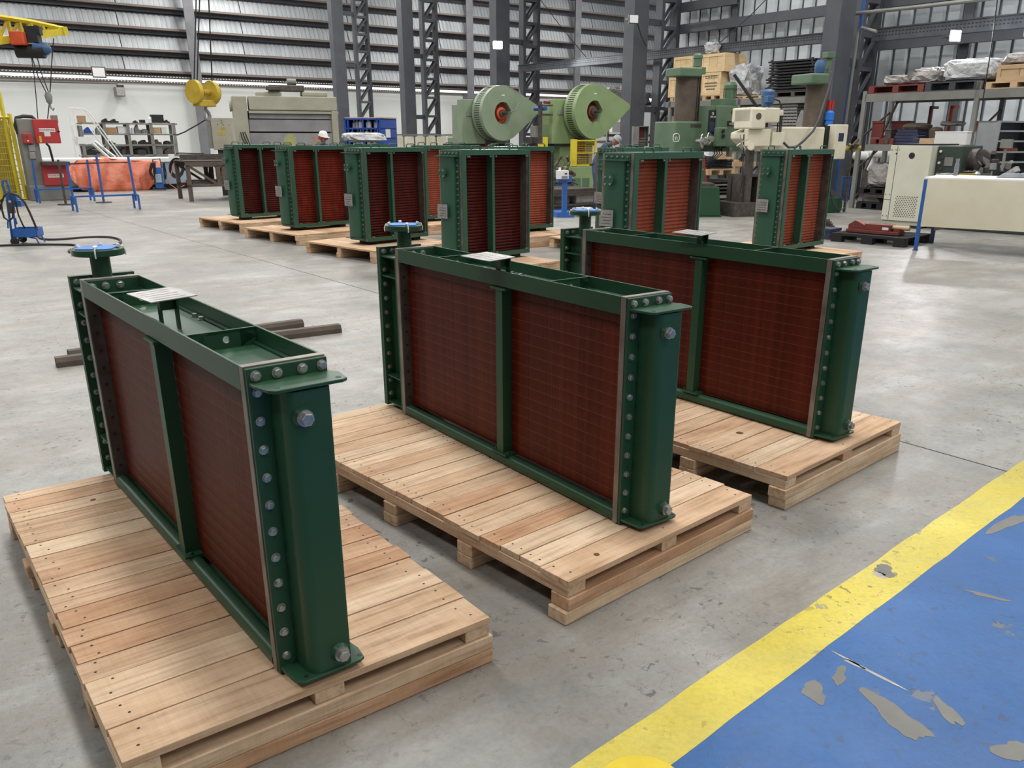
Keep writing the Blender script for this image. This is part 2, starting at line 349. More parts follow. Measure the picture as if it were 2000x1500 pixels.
def patch(px, py, rx, ry, a, m, seed, n=36, amp=.35):
    r_ = random.Random(seed); c = G(px, py); pts = []
    for k in range(n):
        t_ = 2*pi*k/n; f_ = 1+.22*sin(2*t_+seed)+.16*sin(3*t_+seed*2)+.1*sin(5*t_+seed*5)+r_.uniform(-.07, .07); x, y = rx*cos(t_)*f_, ry*sin(t_)*f_; pts.append((c.x+x*cos(a)-y*sin(a), c.y+x*sin(a)+y*cos(a)))
    strip('bare_patch', pts, .0019, m, parent=wk)
for k, (px, py, rx, ry, a, m) in enumerate(((1728, 1115, .035, .05, .3, 'bare_patch'), (1718, 1124, .02, .03, .9, 'bare_pale'), (1970, 1022, .14, .035, .6, 'bare_patch'), (1700, 1312, .12, .006, -.9, 'bare_pale'), (1668, 1297, .04, .008, -.8, 'bare_pale'),
        (1750, 1400, .05, .1, .4, 'bare_patch'), (1590, 1352, .035, .05, .2, 'bare_patch'), (1640, 1320, .05, .02, 1.0, 'bare_patch'), (1850, 1390, .02, .08, .1, 'bare_patch'), (1992, 1470, .06, .05, .3, 'bare_patch'), (1930, 1165, .08, .012, -.5, 'bare_patch'))):
    patch(px, py, rx, ry, a, m, k)
# saw-cut joint running through the slab and a second, crossing one
MB().beam(uv(3.15, 46, .0008), uv(4.48, -3, .0008), .008, .0014).build('trim_1', 'rubber', kind='structure')
MB().beam(uv(-20, 20.2, .0008), uv(4.0, 20.9, .0008), .008, .0012).build('trim_2', 'rubber', kind='structure')

# back wall: white masonry below, louvred sheets above, a strip of daylight between
VB = 49.0; UA, UB = -32.0, 62.0
wb = MB().box(UA, UB, VB, VB+.25, 0, 4.15).build('wall_back', 'white_wall', kind='structure', rot=BA)
lm = MB()
ZL0 = 4.78
lv = []
seg = 6.2
nb = 9
def louver_mesh(L):
    m = MB(); n = int(L/.25)
    for k in range(n):                                  # ribbed sheet leaning outwards at its head
        x0 = k*L/n; x1 = x0+L/n*.62; x2 = (k+1)*L/n
        y0, y1 = -.12, .16
        m.add([(x0, y0-.02, 0), (x1, y0-.02, 0), (x1, y1-.02, .70), (x0, y1-.02, .70)], [(0, 1, 2, 3)])
        m.add([(x1, y0-.02, 0), (x2, y0-.005, 0), (x2, y1-.005, .70), (x1, y1-.02, .70)], [(0, 1, 2, 3)])
    m.box(0, L, y0+.03, y0+.05, 0, .02)
    return m
base = louver_mesh(seg-.04).build('louver_sheet', 'sheet_metal', wb)
purl = MB().box(0, seg, -.26, .0, -.09, 0).box(0, seg, .1, .12, -.34, .72, 1).build('purlin', ['purlin', 'dark_grey'], wb)  # second box: dark sheet painted as the shade in the louvre gaps
first = True
for k in range(nb):
    for j in range(15):
        x = UA+j*seg; z = ZL0+k*1.0
        if z > 9.5 and (j < 2): pass
        if first: base.location = (x, VB, z); purl.location = (x, VB, z-.02); first = False
        else: cp(base, wb, (x, VB, z)); cp(purl, wb, (x, VB, z-.02))
MB().box(UA, UB, VB+.05, VB+.2, 4.66, 4.74).box(UA, UB, VB-.05, VB+.1, 4.15, 4.2).build('trim_3', 'purlin', kind='structure', rot=BA)
MB().box(UA, UB, VB, VB+.3, 13.7, 14.2).build('trim_4', 'dark_grey', kind='structure', rot=BA)

# side wall beyond the right-hand columns: standing ribbed sheets on rails
US = 22.7
VS0, VS1 = 22.6, -12.0
ws = MB().box(US, US+.2, VS1, VS0, 0, .35).build('wall_right', 'mach_grey', kind='structure', rot=BA)
mat('clad', (206, 212, 216), .5, .1, c2=(172, 179, 184), scale=1.1, amt=.9, stretch=(1, 1, 3), rnd=.12, bump=.3, bscale=8, dist=.01)
cl = MB(); cl.prism([(.0, .0), (.05, -.07), (.33, -.07), (.38, 0)], 2, .3, 13.5)
pw = cl.build('cladding_panel', 'clad', ws)
mat('clad_gap', (104, 114, 120), .5, .2)
cg = MB().box(-.01, .46, .03, .06, .3, 13.5).build('backing_strip', 'clad_gap', ws)
n = 0; v = VS0-.45
while v > VS1:
    rz = -pi/2
    if n == 0: pw.location = (US, v+.45, 0); pw.rotation_euler = (0, 0, rz); cg.location = (US, v+.45, 0); cg.rotation_euler = (0, 0, rz)
    else: cp(pw, ws, (US, v+.45, 0), (0, 0, rz)); cp(cg, ws, (US, v+.45, 0), (0, 0, rz))
    v -= .44; n += 1
# ceiling far above, with its trusses out of view
MB().box(-32, 62, -12, VB+.4, 13.5, 13.8).build('ceiling', mat('roof_sheet', (170, 174, 178), .6), kind='structure', rot=BA)
MB().box(-32.3, -32, -12, VB, 0, 13.5).build('wall_left', 'white_wall', kind='structure', rot=BA)
MB().box(-32.3, 62, -12.3, -12, 0, 13.5).build('wall_front', 'white_wall', kind='structure', rot=BA)  # unseen wall, added to keep outside light from behind the camera out
# ------------------------------------------------------------------ pallets and the three long coolers
random.seed(11)
def plank_mesh(L, w, t, nails, name='board', m='wood'):
    b = MB().box(0, L, 0, w, 0, t)
    for x, y in nails: b.cyl((x, y, t-.001), (x, y, t+.0005), .0048, n=6, mi=1, cap=True)
    return b
def pallet_long(label, o, an, L, Wd, nb, beams, knots=()):
    t = thing('pallet', label, 'pallet', o, an, 'timber pallets under the three long coolers')
    pitch = L/nb
    xs = (.05, Wd/2, Wd-.05)
    y = 0
    for k in range(nb):
        w = pitch*random.uniform(.93, 1.05) if k else pitch*1.3
        if k == nb-1: w = L-y-.003
        if y+w > L: w = L-y-.003
        if w < .03: break
        nails = [(x+random.uniform(-.018, .018), y_+random.uniform(-.01, .01)) for x in xs for y_ in (w*.28, w*.72)]
        b = plank_mesh(Wd+random.uniform(-.006, .006), w-.005, .022, nails)
        for (kk, kx, kr) in knots:
            if kk == k: b.cyl((kx, w*.5, .0215), (kx, w*.5, .0226), kr, n=10, mi=2)
        b.build('top_board', ['wood', 'nail', 'knot'], t, bev=.0022, seg=1, loc=(random.uniform(-.006, .006), y, .143+random.uniform(-.001, .0015)), rot=random.uniform(-.002, .002))
        y += w
        if y > L-.01: break
    for i, x in enumerate((0, Wd/2-.045, Wd-.09)):
        MB().box(x, x+.09, .004, L-.004, .1, .1425).build('stringer', 'wood_v', t, bev=.002, seg=1)
    for y in beams:
        for z in (.0, .05):
            j = random.uniform(-.012, .012)
            MB().box(-.008+j, Wd+.008+j*.3, y, y+.09, z+.0005, z+.0495).build('cross_beam', 'wood', t, bev=.003, seg=1)
    return t
QP = [(-.987, 1.6442, .6555, 2.0306, 1.0958), (.1436, 2.5359, .7429, 2.1679, 1.1169), (1.1733, 3.495, .7468, 2.03, 1.1484)]
pallet_long('wooden pallet at the front under the nearest long green cooler', (QP[0][0], QP[0][1], 0), QP[0][2], QP[0][3], QP[0][4], 17, (-.006, .42, .92, 1.40, 1.92), ((4, .78, .016), (14, .3, .012)))
pallet_long('wooden pallet under the middle one of the three long coolers', (QP[1][0], QP[1][1], 0), QP[1][2], QP[1][3], QP[1][4], 19, (-.006, .53, 1.05, 1.54, 2.06), ((0, .22, .012),))
pallet_long('wooden pallet under the rear long cooler, beside the saw-cut floor joint', (QP[2][0], QP[2][1], 0), QP[2][2], QP[2][3], QP[2][4], 16, (-.006, .5, 1.0, 1.45, 1.92), ((3, .35, .02),))

bolt_me = {}
def bolt_proto(r, h, n=6, washer=True):
    b = MB()
    if washer: b.cyl((0, 0, 0), (0, 0, h*.22), r*1.25, n=14)
    b.cyl((0, 0, h*.2), (0, 0, h*.92), r, n=6); b.cyl((0, 0, h*.92), (0, 0, h), r, r*.8, n=6)
    return b
def bolts(parent, pts, r, h, axis, m='zinc', name='bolt'):
    key = (r, h, m); rots = {'-y': (pi/2, 0, 0), '+y': (-pi/2, 0, 0), '-x': (0, -pi/2, 0), '+z': (0, 0, 0), '+x': (0, pi/2, 0)}
    for p in pts:
        rt = rots[axis]; spin = random.uniform(0, 1)
        e = Matrix.Rotation(rt[0], 4, 'X') @ Matrix.Rotation(rt[1], 4, 'Y') @ Matrix.Rotation(spin, 4, 'Z')
        if key not in bolt_me: o = bolt_proto(r, h).build(name, m, parent, smooth=False); bolt_me[key] = o.data
        else: o = bpy.data.objects.new(name, bolt_me[key]); COL.objects.link(o); o.parent = parent
        o.location = p; o.rotation_euler = e.to_euler()

CL, CW, CH = 1.734, .221, .895
def cooler_long(label, o, an, flap_shift=0, cloth=0, post_w=.05, tilt=0):
    t = thing('long_cooler', label, 'radiator', o, an, 'long coolers lying on their sides')
    L, W_, H = CL, CW, CH
    # tube sheets
    MB().box(0, W_, 0, .026, .004, H).build('tube_sheet', 'steel', t, bev=.001, seg=1)['label'] = 'bare steel tube sheet'
    MB().box(0, W_, L-.03, L, .004, H).build('tube_sheet', 'steel', t, bev=.001, seg=1)['label'] = 'bare steel tube sheet'
    MB().box(.004, .05, L-.034, L-.03, .06, H-.068).build('edge_plate', 'steel_dark', t)
    for k in range(11): MB().cyl((.027, L-.0345, .1+k*.072), (.027, L-.0355, .1+k*.072), .007, n=8).build('sheet_hole', 'black', t)
    # fin block: rows over a paler core, its colour standing in for light-catching edges
    MB().box(.0516, W_-.0516, .03, L-.035, .055, H-.06).build('core', 'fin_seam_glint', t)
    rows = 16; pz = (H-.12)/rows
    me = None
    for k in range(rows):
        if me is None:
            b = MB(); h = pz-.0018
            prof = [(.0515, 0), (.0511, h*.04), (.0508, h*.5), (.0511, h*.96), (.0515, h)]
            for sd in (0, 1):
                ps = [(x if sd == 0 else W_-x, z) for x, z in prof]
                vs = [(x, .03, z) for x, z in ps]+[(x, L-.034, z) for x, z in ps]; n = len(ps)
                b.add(vs, [(i, i+1, n+i+1, n+i) for i in range(n-1)])
            r0 = b.build('fin_row', 'fin', t, smooth=True); me = r0.data; r0.location = (0, 0, .058)
        else:
            r = bpy.data.objects.new('fin_row', me); COL.objects.link(r); r.parent = t; r.location = (0, 0, .058+k*pz)
    # top trough
    MB().box(0, .007, .026, L-.03, H-.068, H-.001).build('side_rail', 'green', t, bev=.001, seg=1)
    MB().box(W_-.007, W_, .026, L-.03, H-.068, H-.001).build('side_rail', 'green', t, bev=.001, seg=1)
    MB().box(.007, W_-.007, .026, L-.03, H-.062, H-.056).build('trough_floor', 'green', t)
    MB().box(.007, W_-.007, L-.038, L-.0305, H-.062, H-.008).build('end_web', 'green', t)
    MB().cyl((W_-.012, .03, H-.052), (W_-.012, L-.034, H-.052), .006, n=6).cyl((.011, .03, H-.052), (.011, L-.034, H-.052), .005, n=6).build('weld_seam', 'green', t, smooth=True)
    for y in (.455, 1.327):
        b = MB(); n = 12; cxx, cz, r = W_*.55, H-.03, .011        # web plate with a hole
        x0, x1, z0, z1 = .007, W_-.007, H-.056, H-.004
        ring = [(cxx+r*cos(2*pi*k/n), cz+r*sin(2*pi*k/n)) for k in range(n)]
        outer = []
        for k in range(n):
            a = 2*pi*k/n; dx, dz = cos(a), sin(a); s_ = min((x1-cxx)/dx if dx > 1e-6 else ((x0-cxx)/dx if dx < -1e-6 else 9), (z1-cz)/dz if dz > 1e-6 else ((z0-cz)/dz if dz < -1e-6 else 9)); outer.append((cxx+dx*s_, cz+dz*s_))
        vs = [(p[0], yy, p[1]) for yy in (y-.004, y+.004) for p in ring+outer]
        fs = []
        for k in range(n):
            j = (k+1) % n
            fs += [(k, j, n+j, n+k), (2*n+k, 3*n+k, 3*n+j, 2*n+j), (k, 2*n+k, 2*n+j, j)]
        b.add(vs, fs)
        for cx_, sg in ((x0, 1), (x1, -1)): b.box(cx_, cx_+sg*.05, y-.004, y+.004, z0, z1)
        b.box(x0, x1, y-.004, y+.004, H-.012, H-.002)
        b.build('cross_web', 'green', t)
    bolts(t, [(W_-.02, .98, H-.056), (W_-.02, .912, H-.056)], .011, .012, '+z')
    bolts(t, [(x, L-.038, H-.030) for x in (.035, .085, .14)], .0125, .014, '-y')
    # name plate on its little stand
    a = .035
    np_ = MB().box(-.075, .075, -.095, .095, 0, .003).build('name_plate', 'plate_metal', t, loc=(.066+flap_shift, .85, H+.052), rot=(.02, -.03, .12))
    np_['label'] = 'blank-looking engraved steel plate'
    for k in range(5): MB().box(-.055, .05-.01*(k % 2), -.07+k*.033, -.067+k*.033, .003, .0034).build('engraving', 'steel_dark', np_)
    sx = .066+flap_shift*.35; MB().box(sx-.022, sx-.016, .81, .84, H-.056, H+.05).box(sx+.03, sx+.036, .81, .84, H-.056, H+.05).box(sx-.022, sx+.036, .836, .84, H+.005, H+.05).box(sx-.03, sx+.044, .80, .85, H+.046, H+.051).build('plate_stand', 'green', t)
    # middle post, bottom bars
    yc = .80
    MB().box(.004, .05, yc-post_w/2, yc-post_w/2+.006, .05, H-.075).box(.0, .006, yc-post_w/2, yc+post_w/2, .05, H-.075).build('centre_post', 'green', t, bev=.001, seg=1)
    for z0, z1 in ((.055, .063), (H-.081, H-.073)):
        MB().prism([(-.012, yc-.06), (.05, yc-.06), (.05, yc+.06), (-.004, yc+.06), (-.012, yc+.04)], 2, z0, z1).build('post_foot', 'green', t)
    bolts(t, [(.012, yc-.045, .063), (.012, yc+.045, .063)], .007, .008, '+z', 'green')
    for x in (-.002, W_-.046):
        b = MB(); b.prism(rrect(x, x+.048, .0, .056, .022, 5), 1, .026, L-.03); b.build('bottom_rail', 'green', t, smooth=True)
    MB().box(.046, W_-.048, .026, L-.03, .002, .01).build('bottom_plate', 'green', t)
    # near header
    MB().box(.003, W_-.001, -.014, -.0005, .003, H-.004).build('header_flange', 'green', t, bev=.0015, seg=1)
    hb = MB(); ph = [(.178, -.006), (.178, -.104), (.176, -.110), (.170, -.112), (.167, -.112), (.094, -.112)]+[(.090-.034*sin(pi/2*k/8), -.078-.034*cos(pi/2*k/8)) for k in range(9)]+[(.056, -.074), (.056, -.006)]; hb.prism(ph, 2, .022, H-.054); hb.build('header_box', 'green', t, smooth=True)
    bolts(t, [(x, -.014, H-.024) for x in (.026, .082, .150, .204)], .0115, .012, '-y')
    bolts(t, [(.026, -.014, .829-k*.0772) for k in range(11)], .0105, .011, '-y')
    bolts(t, [(W_-.018, -.014, .829-k*.0772) for k in range(11)], .0105, .011, '-y')
    for z in (.847, .016):
        pl = [(.006, -.012), (.008, -.05), (.016, -.108), (.03, -.12), (.2, -.12), (.216, -.112), (.224, -.06), (W_-.002, -.02), (W_-.002, -.012)]
        if z > .5: pl = [(.006, -.012), (.008, -.05), (.018, -.105), (.035, -.122), (.21, -.122), (.226, -.112), (.236, -.045), (.222, -.035), (W_-.002, -.012)]
        lg = MB().prism(pl, 2, z, z+.009).build('lug_plate', 'green', t, bev=.0015, seg=1)
        for hx in (.045, .208):
            MB().cyl((hx, -.098, z+.0088), (hx, -.098, z+.0096), .0075, n=14).build('lug_hole', 'black', lg)
    for (x, z) in ((.098, .775), (.142, .072)):
        b = MB().lathe([(.0, 0), (.028, 0), (.024, .006), (.019, .016), (.0, .016)], (x, -.112, z), (0, -1, 0), 24); b.build('plug_boss', 'green', t, smooth=True)
        bolts(t, [(x, -.126, z)], .0175, .02, '-y', 'zinc', 'drain_plug')
    # far header: deep flanged box with stiffeners
    y1 = 1.905
    MB().box(.058, W_-.03, L, y1, .02, H-.05).build('rear_header_box', 'green', t)
    MB().box(-.004, W_+.03, y1, y1+.018, .01, H-.012).build('cover_plate', 'green', t, bev=.001, seg=1)
    MB().box(-.004, W_+.03, y1+.019, y1+.034, .01, H-.012).build('cover_plate', 'green', t, bev=.001, seg=1)
    MB().box(.0, W_, L, L+.012, .01, H-.05).build('rear_flange', 'green', t)
    for z in (.03, .185, .735, H-.058):
        MB().box(.004, W_, L+.01, y1, z-.003, z+.004).build('stiffener', 'green', t)
    bolts(t, [(.022, y1, .075+k*.0765) for k in range(10)], .0105, .011, '-y')
    bolts(t, [(x, y1, H-.035) for x in (.022, .072, W_+.008)], .0115, .012, '-y')
    # nozzle with its taped-over cover
    px_, py_ = .108, 1.83
    MB().cyl((px_, py_, H-.06), (px_, py_, .975), .038, n=28).build('nozzle', 'green', t, smooth=True)
    MB().cyl((px_, py_, .972), (px_, py_, .998), .098, n=40).build('nozzle_flange', 'green', t, bev=.002, seg=1, smooth=True)
    sg = random.uniform(0, 1); pts = []
    for k in range(28):
        a = 2*pi*k/28; r = .078+.012*sin(4*a+sg)+random.uniform(-.003, .003); pts.append((px_+r*cos(a), py_+r*sin(a)))
    cc = MB().prism(pts, 2, .9985, 1.003).build('cover_cloth', 'blue_cloth', t); cc['label'] = 'bright blue cover'
    for k in range(4):
        a = sg+k*pi/2+.4; d = Vector((cos(a), sin(a), 0)); c = Vector((px_, py_, 0))
        MB().tube([c+d*.072+Vector((0, 0, 1.005)), c+d*.095+Vector((0, 0, 1.004)), c+d*.102+Vector((0, 0, .985)), c+d*.1+Vector((0, 0, .968))], .003, 5).cyl(c+d*.074+Vector((0, 0, 1.003)), c+d*.078+Vector((0, 0, 1.014)), .008, n=8).build('cable_tie', 'white_tie', t)
    return t
QC = [(-.7068, 2.0073, .6766), (.3511, 2.9889, .6402), (1.435, 4.0001, .6836)]
cooler_long('nearest long green framed cooler with red-brown fins, on the front pallet', (QC[0][0], QC[0][1], .1685), QC[0][2])
cooler_long('long green framed cooler standing on the middle pallet of three', (QC[1][0], QC[1][1], .1685), QC[1][2], -.085)
cooler_long('long green framed cooler with darkest fins, on the rear long pallet', (QC[2][0], QC[2][1], .1685), QC[2][2], -.06)

# steel bars lying behind the first cooler
def bar(label, p, q, w=.075, h=.05, grp='steel bars on the floor behind the nearest cooler'):
    p = Vector(p); q = Vector(q); d = q-p
    t = MB(); L = d.length
    t.prism([(-w/2, 0), (w/2, 0), (w/2, h*.55), (w*.32, h), (-w*.32, h), (-w/2, h*.55)], 0, 0, L)
    o = t.build('steel_bar', 'rust', None, bev=.002, seg=1, loc=(p.x, p.y, .0005), rot=atan2(d.y, d.x)); return tag(o, label, 'steel bar', grp)
bar('rusty steel bar lying across the floor, its end sticking out furthest right', G(110, 716), G(664, 648), .1, .07)
bar('shorter rusty steel bar lying behind the longer one on the floor', G(135, 700), G(590, 637), .1, .065)
# ------------------------------------------------------------------ the shorter, upright coolers on their pallets
random.seed(21)
def pallet_short(label, o, an, L=1.45, Wd=1.65, nb=11):
    t = thing('pallet', label, 'pallet', o, an, 'timber pallets under the upright coolers')
    p = L/nb
    for k in range(nb):
        MB().box(k*p, k*p+p*random.uniform(.95, .99), 0, Wd, 0, .022).build('top_board', 'wood_v', t, loc=(0, random.uniform(-.006, .006), .143))
    for y in (0, Wd/2-.05, Wd-.1):
        for z in (0, .0715):
            j = random.uniform(-.01, .01); MB().box(j, L+j, y, y+.1, z+.0005, z+.071).build('cross_beam', 'wood', t, bev=.004, seg=1)
    return t
BL, BW, BH = 1.11, .45, 1.25
pb = {}
def shared(key, fn, parent, name, mt, **k):
    if key in pb:
        o = pb[key].copy(); COL.objects.link(o); o.parent = parent
        if k.get('loc'): o.location = k['loc']
        return o
    o = fn().build(name, mt, parent, **k); pb[key] = o; return o
def cooler_short(label, o, an, fin, plate_z=.56, full=True):
    t = thing('upright_cooler', label, 'radiator', o, an, 'upright coolers standing in rows on pallets')
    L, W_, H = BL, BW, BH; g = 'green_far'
    b = lambda *a: MB().box(*a)
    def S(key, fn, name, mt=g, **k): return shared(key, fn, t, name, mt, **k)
    S('fl', lambda: MB().box(0, .065, 0, .012, 0, H).box(.05, .062, .012, .13, .02, H-.02), 'corner_post')
    S('fr', lambda: MB().box(L-.022, L, 0, .13, 0, H), 'corner_post')
    S('rl', lambda: MB().box(.035, .1, W_-.012, W_, 0, H), 'corner_post')
    S('rr', lambda: MB().box(L-.022, L, W_-.1, W_, 0, H), 'corner_post')
    S('ft', lambda: MB().box(.065, L-.022, 0, .01, H-.06, H).box(.04, L-.022, .01, W_-.012, H-.008, H), 'top_rail')
    S('fb', lambda: MB().box(.065, L-.022, 0, .01, 0, .055).box(.04, L-.022, .01, W_-.012, 0, .008), 'bottom_rail')
    S('rt', lambda: MB().box(.1, L-.022, W_-.01, W_, H-.06, H), 'top_rail')
    S('rb_', lambda: MB().box(.1, L-.022, W_-.01, W_, 0, .055), 'bottom_rail')
    S('cp', lambda: MB().box(.47, .51, .0, .01, .055, H-.06).box(.50, .51, .01, .13, .055, H-.06), 'centre_post')
    S('ts', lambda: MB().box(.018, .036, .03, W_-.015, .004, H-.006), 'tube_sheet', 'steel')
    S('ts2', lambda: MB().box(L-.05, L-.024, .012, W_-.03, .02, H-.02), 'tube_sheet', 'steel_dark')
    def core():
        c = MB(); rows = 32; z0, z1 = .03, H-.03; h = (z1-z0)/rows
        for y, s in ((.13, 1), (W_-.11, -1)):
            prof = []
            for k in range(rows): prof += [(y+.006*s, z0+k*h), (y-.006*s, z0+(k+.3)*h), (y-.006*s, z0+(k+.7)*h)]
            prof.append((y+.006*s, z1)); n = len(prof)
            c.add([(.065, a, z) for a, z in prof]+[(L-.05, a, z) for a, z in prof], [(i, i+1, n+i+1, n+i) for i in range(n-1)])
        c.box(.07, L-.06, .15, W_-.13, z0+.01, z1-.01); return c
    S('core'+fin, core, 'fin_core', fin)
    S('hf', lambda: MB().box(.004, .018, .07, W_-.055, .01, H-.012), 'header_flange')
    S('hb', lambda: MB().prism(rrect(-.05, .02, .105, .355, .02, 3), 2, .05, H-.075), 'header_box', smooth=True)
    for key, z in (('l1', H-.075), ('l2', .035)): S(key, lambda z=z: MB().box(-.07, .004, .05, W_-.035, z, z+.009), 'lug_plate')
    def bl(pts):
        m = MB()
        for p in pts: m.cyl(p, (p[0]-.012, p[1], p[2]), .011, n=6)
        return m
    if full:
        for k in range(5): S('b%d' % k, lambda k=k: bl([(.004, .09+k*.068, H-.038)]), 'bolt', 'zinc')
        for k in range(17): S('c%d' % k, lambda k=k: bl([(.004, .088, .1+k*.065)]), 'bolt', 'zinc')
        for k in range(17): S('d%d' % k, lambda k=k: bl([(.004, .372, .1+k*.065)]), 'bolt', 'zinc')
    else:
        S('ball', lambda: bl([(.004, .09+k*.068, H-.038) for k in range(5)]+[(.004, y, .1+k*.065) for k in range(17) for y in (.088, .372)]), 'bolt_row', 'zinc', kind='stuff')
    def hd(x, y):
        m = MB(); m.tube([(x-.07, y, H-.002), (x-.07, y, H+.03), (x-.055, y, H+.044), (x+.055, y, H+.044), (x+.07, y, H+.03), (x+.07, y, H-.002)], .008, 6); return m
    for x in (.24, .86):
        for y in (.03, W_-.03): S('h%.2f%.2f' % (x, y), lambda x=x, y=y: hd(x, y), 'lifting_handle', smooth=True)
    for zb, nm in ((.058, 'q'), (H-.075, 'w')):
        for k, x in enumerate((.09, .115, .445, .535, L-.07, L-.045)):
            S('%s%d' % (nm, k), lambda x=x, zb=zb: MB().cyl((x, .004, zb), (x, -.01, zb), .008, n=6).box(x-.006, x+.006, .0, .004, zb-.01, zb+.01), 'frame_bolt', 'zinc')
    fz = .99
    S('bf', lambda: MB().cyl((-.05, .25, fz), (-.085, .25, fz), .03, n=16).cyl((-.085, .25, fz), (-.1, .25, fz), .056, n=20), 'blind_flange', smooth=True)
    for k, (dy, dz) in enumerate(((-.032, -.032), (.032, -.032), (-.032, .032), (.032, .032))):
        S('bfb%d' % k, lambda dy=dy, dz=dz: MB().cyl((-.1, .25+dy, fz+dz), (-.112, .25+dy, fz+dz), .011, n=6), 'flange_bolt', 'zinc')
    pl = MB().box(-.092, -.088, -.09, .09, -.08, .08).build('name_plate', 'plate_metal', t, loc=(0, .27, plate_z))
    for k in range(4): MB().box(-.0928, -.092, -.07, .06-.02*(k % 2), -.055+k*.03, -.049+k*.03).build('engraving', 'steel_dark', pl)
    S('pst', lambda: MB().box(-.09, -.05, .2, .21, plate_z-.05, plate_z+.05).box(-.09, -.05, .33, .34, plate_z-.05, plate_z+.05), 'plate_bracket')
    for x in (.12, .9): S('ft%.1f' % x, lambda x=x: MB().box(x, x+.12, .08, .36, -.048, 0), 'foot', 'black')
    return t
UB_ = [  # u, v, dyaw, fin, label, pallet label, plate height
 (5.269, 15.637, .151, 'fin_dark', 'upright green cooler with very dark fins beside the brown steel work frame', 'pallet under the upright cooler beside the brown steel work frame', .56),
 (5.347, 13.345, .174, 'fin_b', 'upright cooler with evenly banded red-brown fins, in front of the white-helmeted worker', 'pallet under the upright cooler with evenly banded red-brown fins', .56),
 (5.405, 10.916, .175, 'fin_dark', 'upright green cooler with dark fins, directly behind the middle cooler\'s blue pipe cap', 'pallet under the upright cooler behind the middle cooler\'s blue pipe cap', .56),
 (5.480, 8.549, .141, 'fin_dark', 'tallest-looking upright cooler with dark fins, directly behind the middle long cooler', 'pallet under the upright cooler directly behind the middle long cooler', .56),
 (5.930, 6.168, .11, 'fin_orange', 'upright cooler with brick-red fins, just behind the rear long cooler\'s pale plate', 'pallet hidden low behind the rearmost long cooler', .63),
 (7.857, 13.48, .08, 'fin_orange', 'upright cooler with bright orange-red fins, seen between two darker ones in the row behind', 'pallet under the orange-finned cooler seen between two darker ones', .56),
 (7.72, 11.04, .0, 'fin_orange', 'upright cooler with orange-red fins next to the blue weighing scale', 'pallet under the cooler next to the blue weighing scale', .56),
 (8.60, 9.30, .07, 'fin_b', 'upright green cooler mostly hidden behind the brick-red finned one, near the stooping worker', 'pallet under the mostly hidden cooler near the stooping worker', .56),
 (9.344, 6.938, .088, 'fin_orange', 'upright green cooler with light brick fins, alone at the end beside the black plastic pallet', 'pallet under the lone cooler beside the black plastic pallet', .56),
 (7.5, 15.95, .12, 'fin_dark', 'upright cooler at the back carrying a bundle wrapped in silvery film', 'pallet under the cooler that carries the silvery bundle', .56)]
for i, (u_, v_, da, fin, lab, plab, pz_) in enumerate(UB_):
    p = uv(u_, v_); an = BA+da; U = Vector((cos(an), sin(an), 0)); V = Vector((-sin(an), cos(an), 0))
    cooler_short(lab, (p.x, p.y, .215), an, fin, pz_, full=i in (1, 2, 3, 4, 8))
    q = p-U*.3-V*.54; pallet_short(plab, (q.x, q.y, 0), an, L=1.5 if i not in (3,) else 1.42)
def blob(name, m, sx, sy, sz, seed=0, n=10, amp=.15, parent=None, loc=None, rot=None, flat=True, pw=.55):
    rnd = random.Random(seed); mb = MB(); vs = []; R, C = n, n*2
    for i in range(R+1):
        th = pi*i/R
        for j in range(C):
            ph = 2*pi*j/C; f = 1+rnd.uniform(-amp, amp) if 0 < i < R else 1
            sp = lambda x: math.copysign(abs(x)**pw, x)
            x, y, z = sp(sin(th)*cos(ph))*f, sp(sin(th)*sin(ph))*f, sp(cos(th))*(f if cos(th) > 0 else 1)
            if flat: z = (z+1)/2
            vs.append((x*sx, y*sy, z*sz))
    fs = [(i*C+j, i*C+(j+1) % C, (i+1)*C+(j+1) % C, (i+1)*C+j) for i in range(R) for j in range(C)]
    return mb.add(vs, fs).build(name, m, parent, smooth=False, loc=loc, rot=rot)
p = uv(7.5, 15.95); an = BA+.12; U = Vector((cos(an), sin(an), 0)); V = Vector((-sin(an), cos(an), 0)); q = p+U*.62+V*.2
tag(blob('wrapped_bundle', 'film_white', .45, .2, .17, 4, 8, .12, loc=(q.x, q.y, .215+BH+.045), rot=an), 'silvery film-wrapped bundle lying on top of a rear cooler, below the blue bottle cabinet', 'bundle')

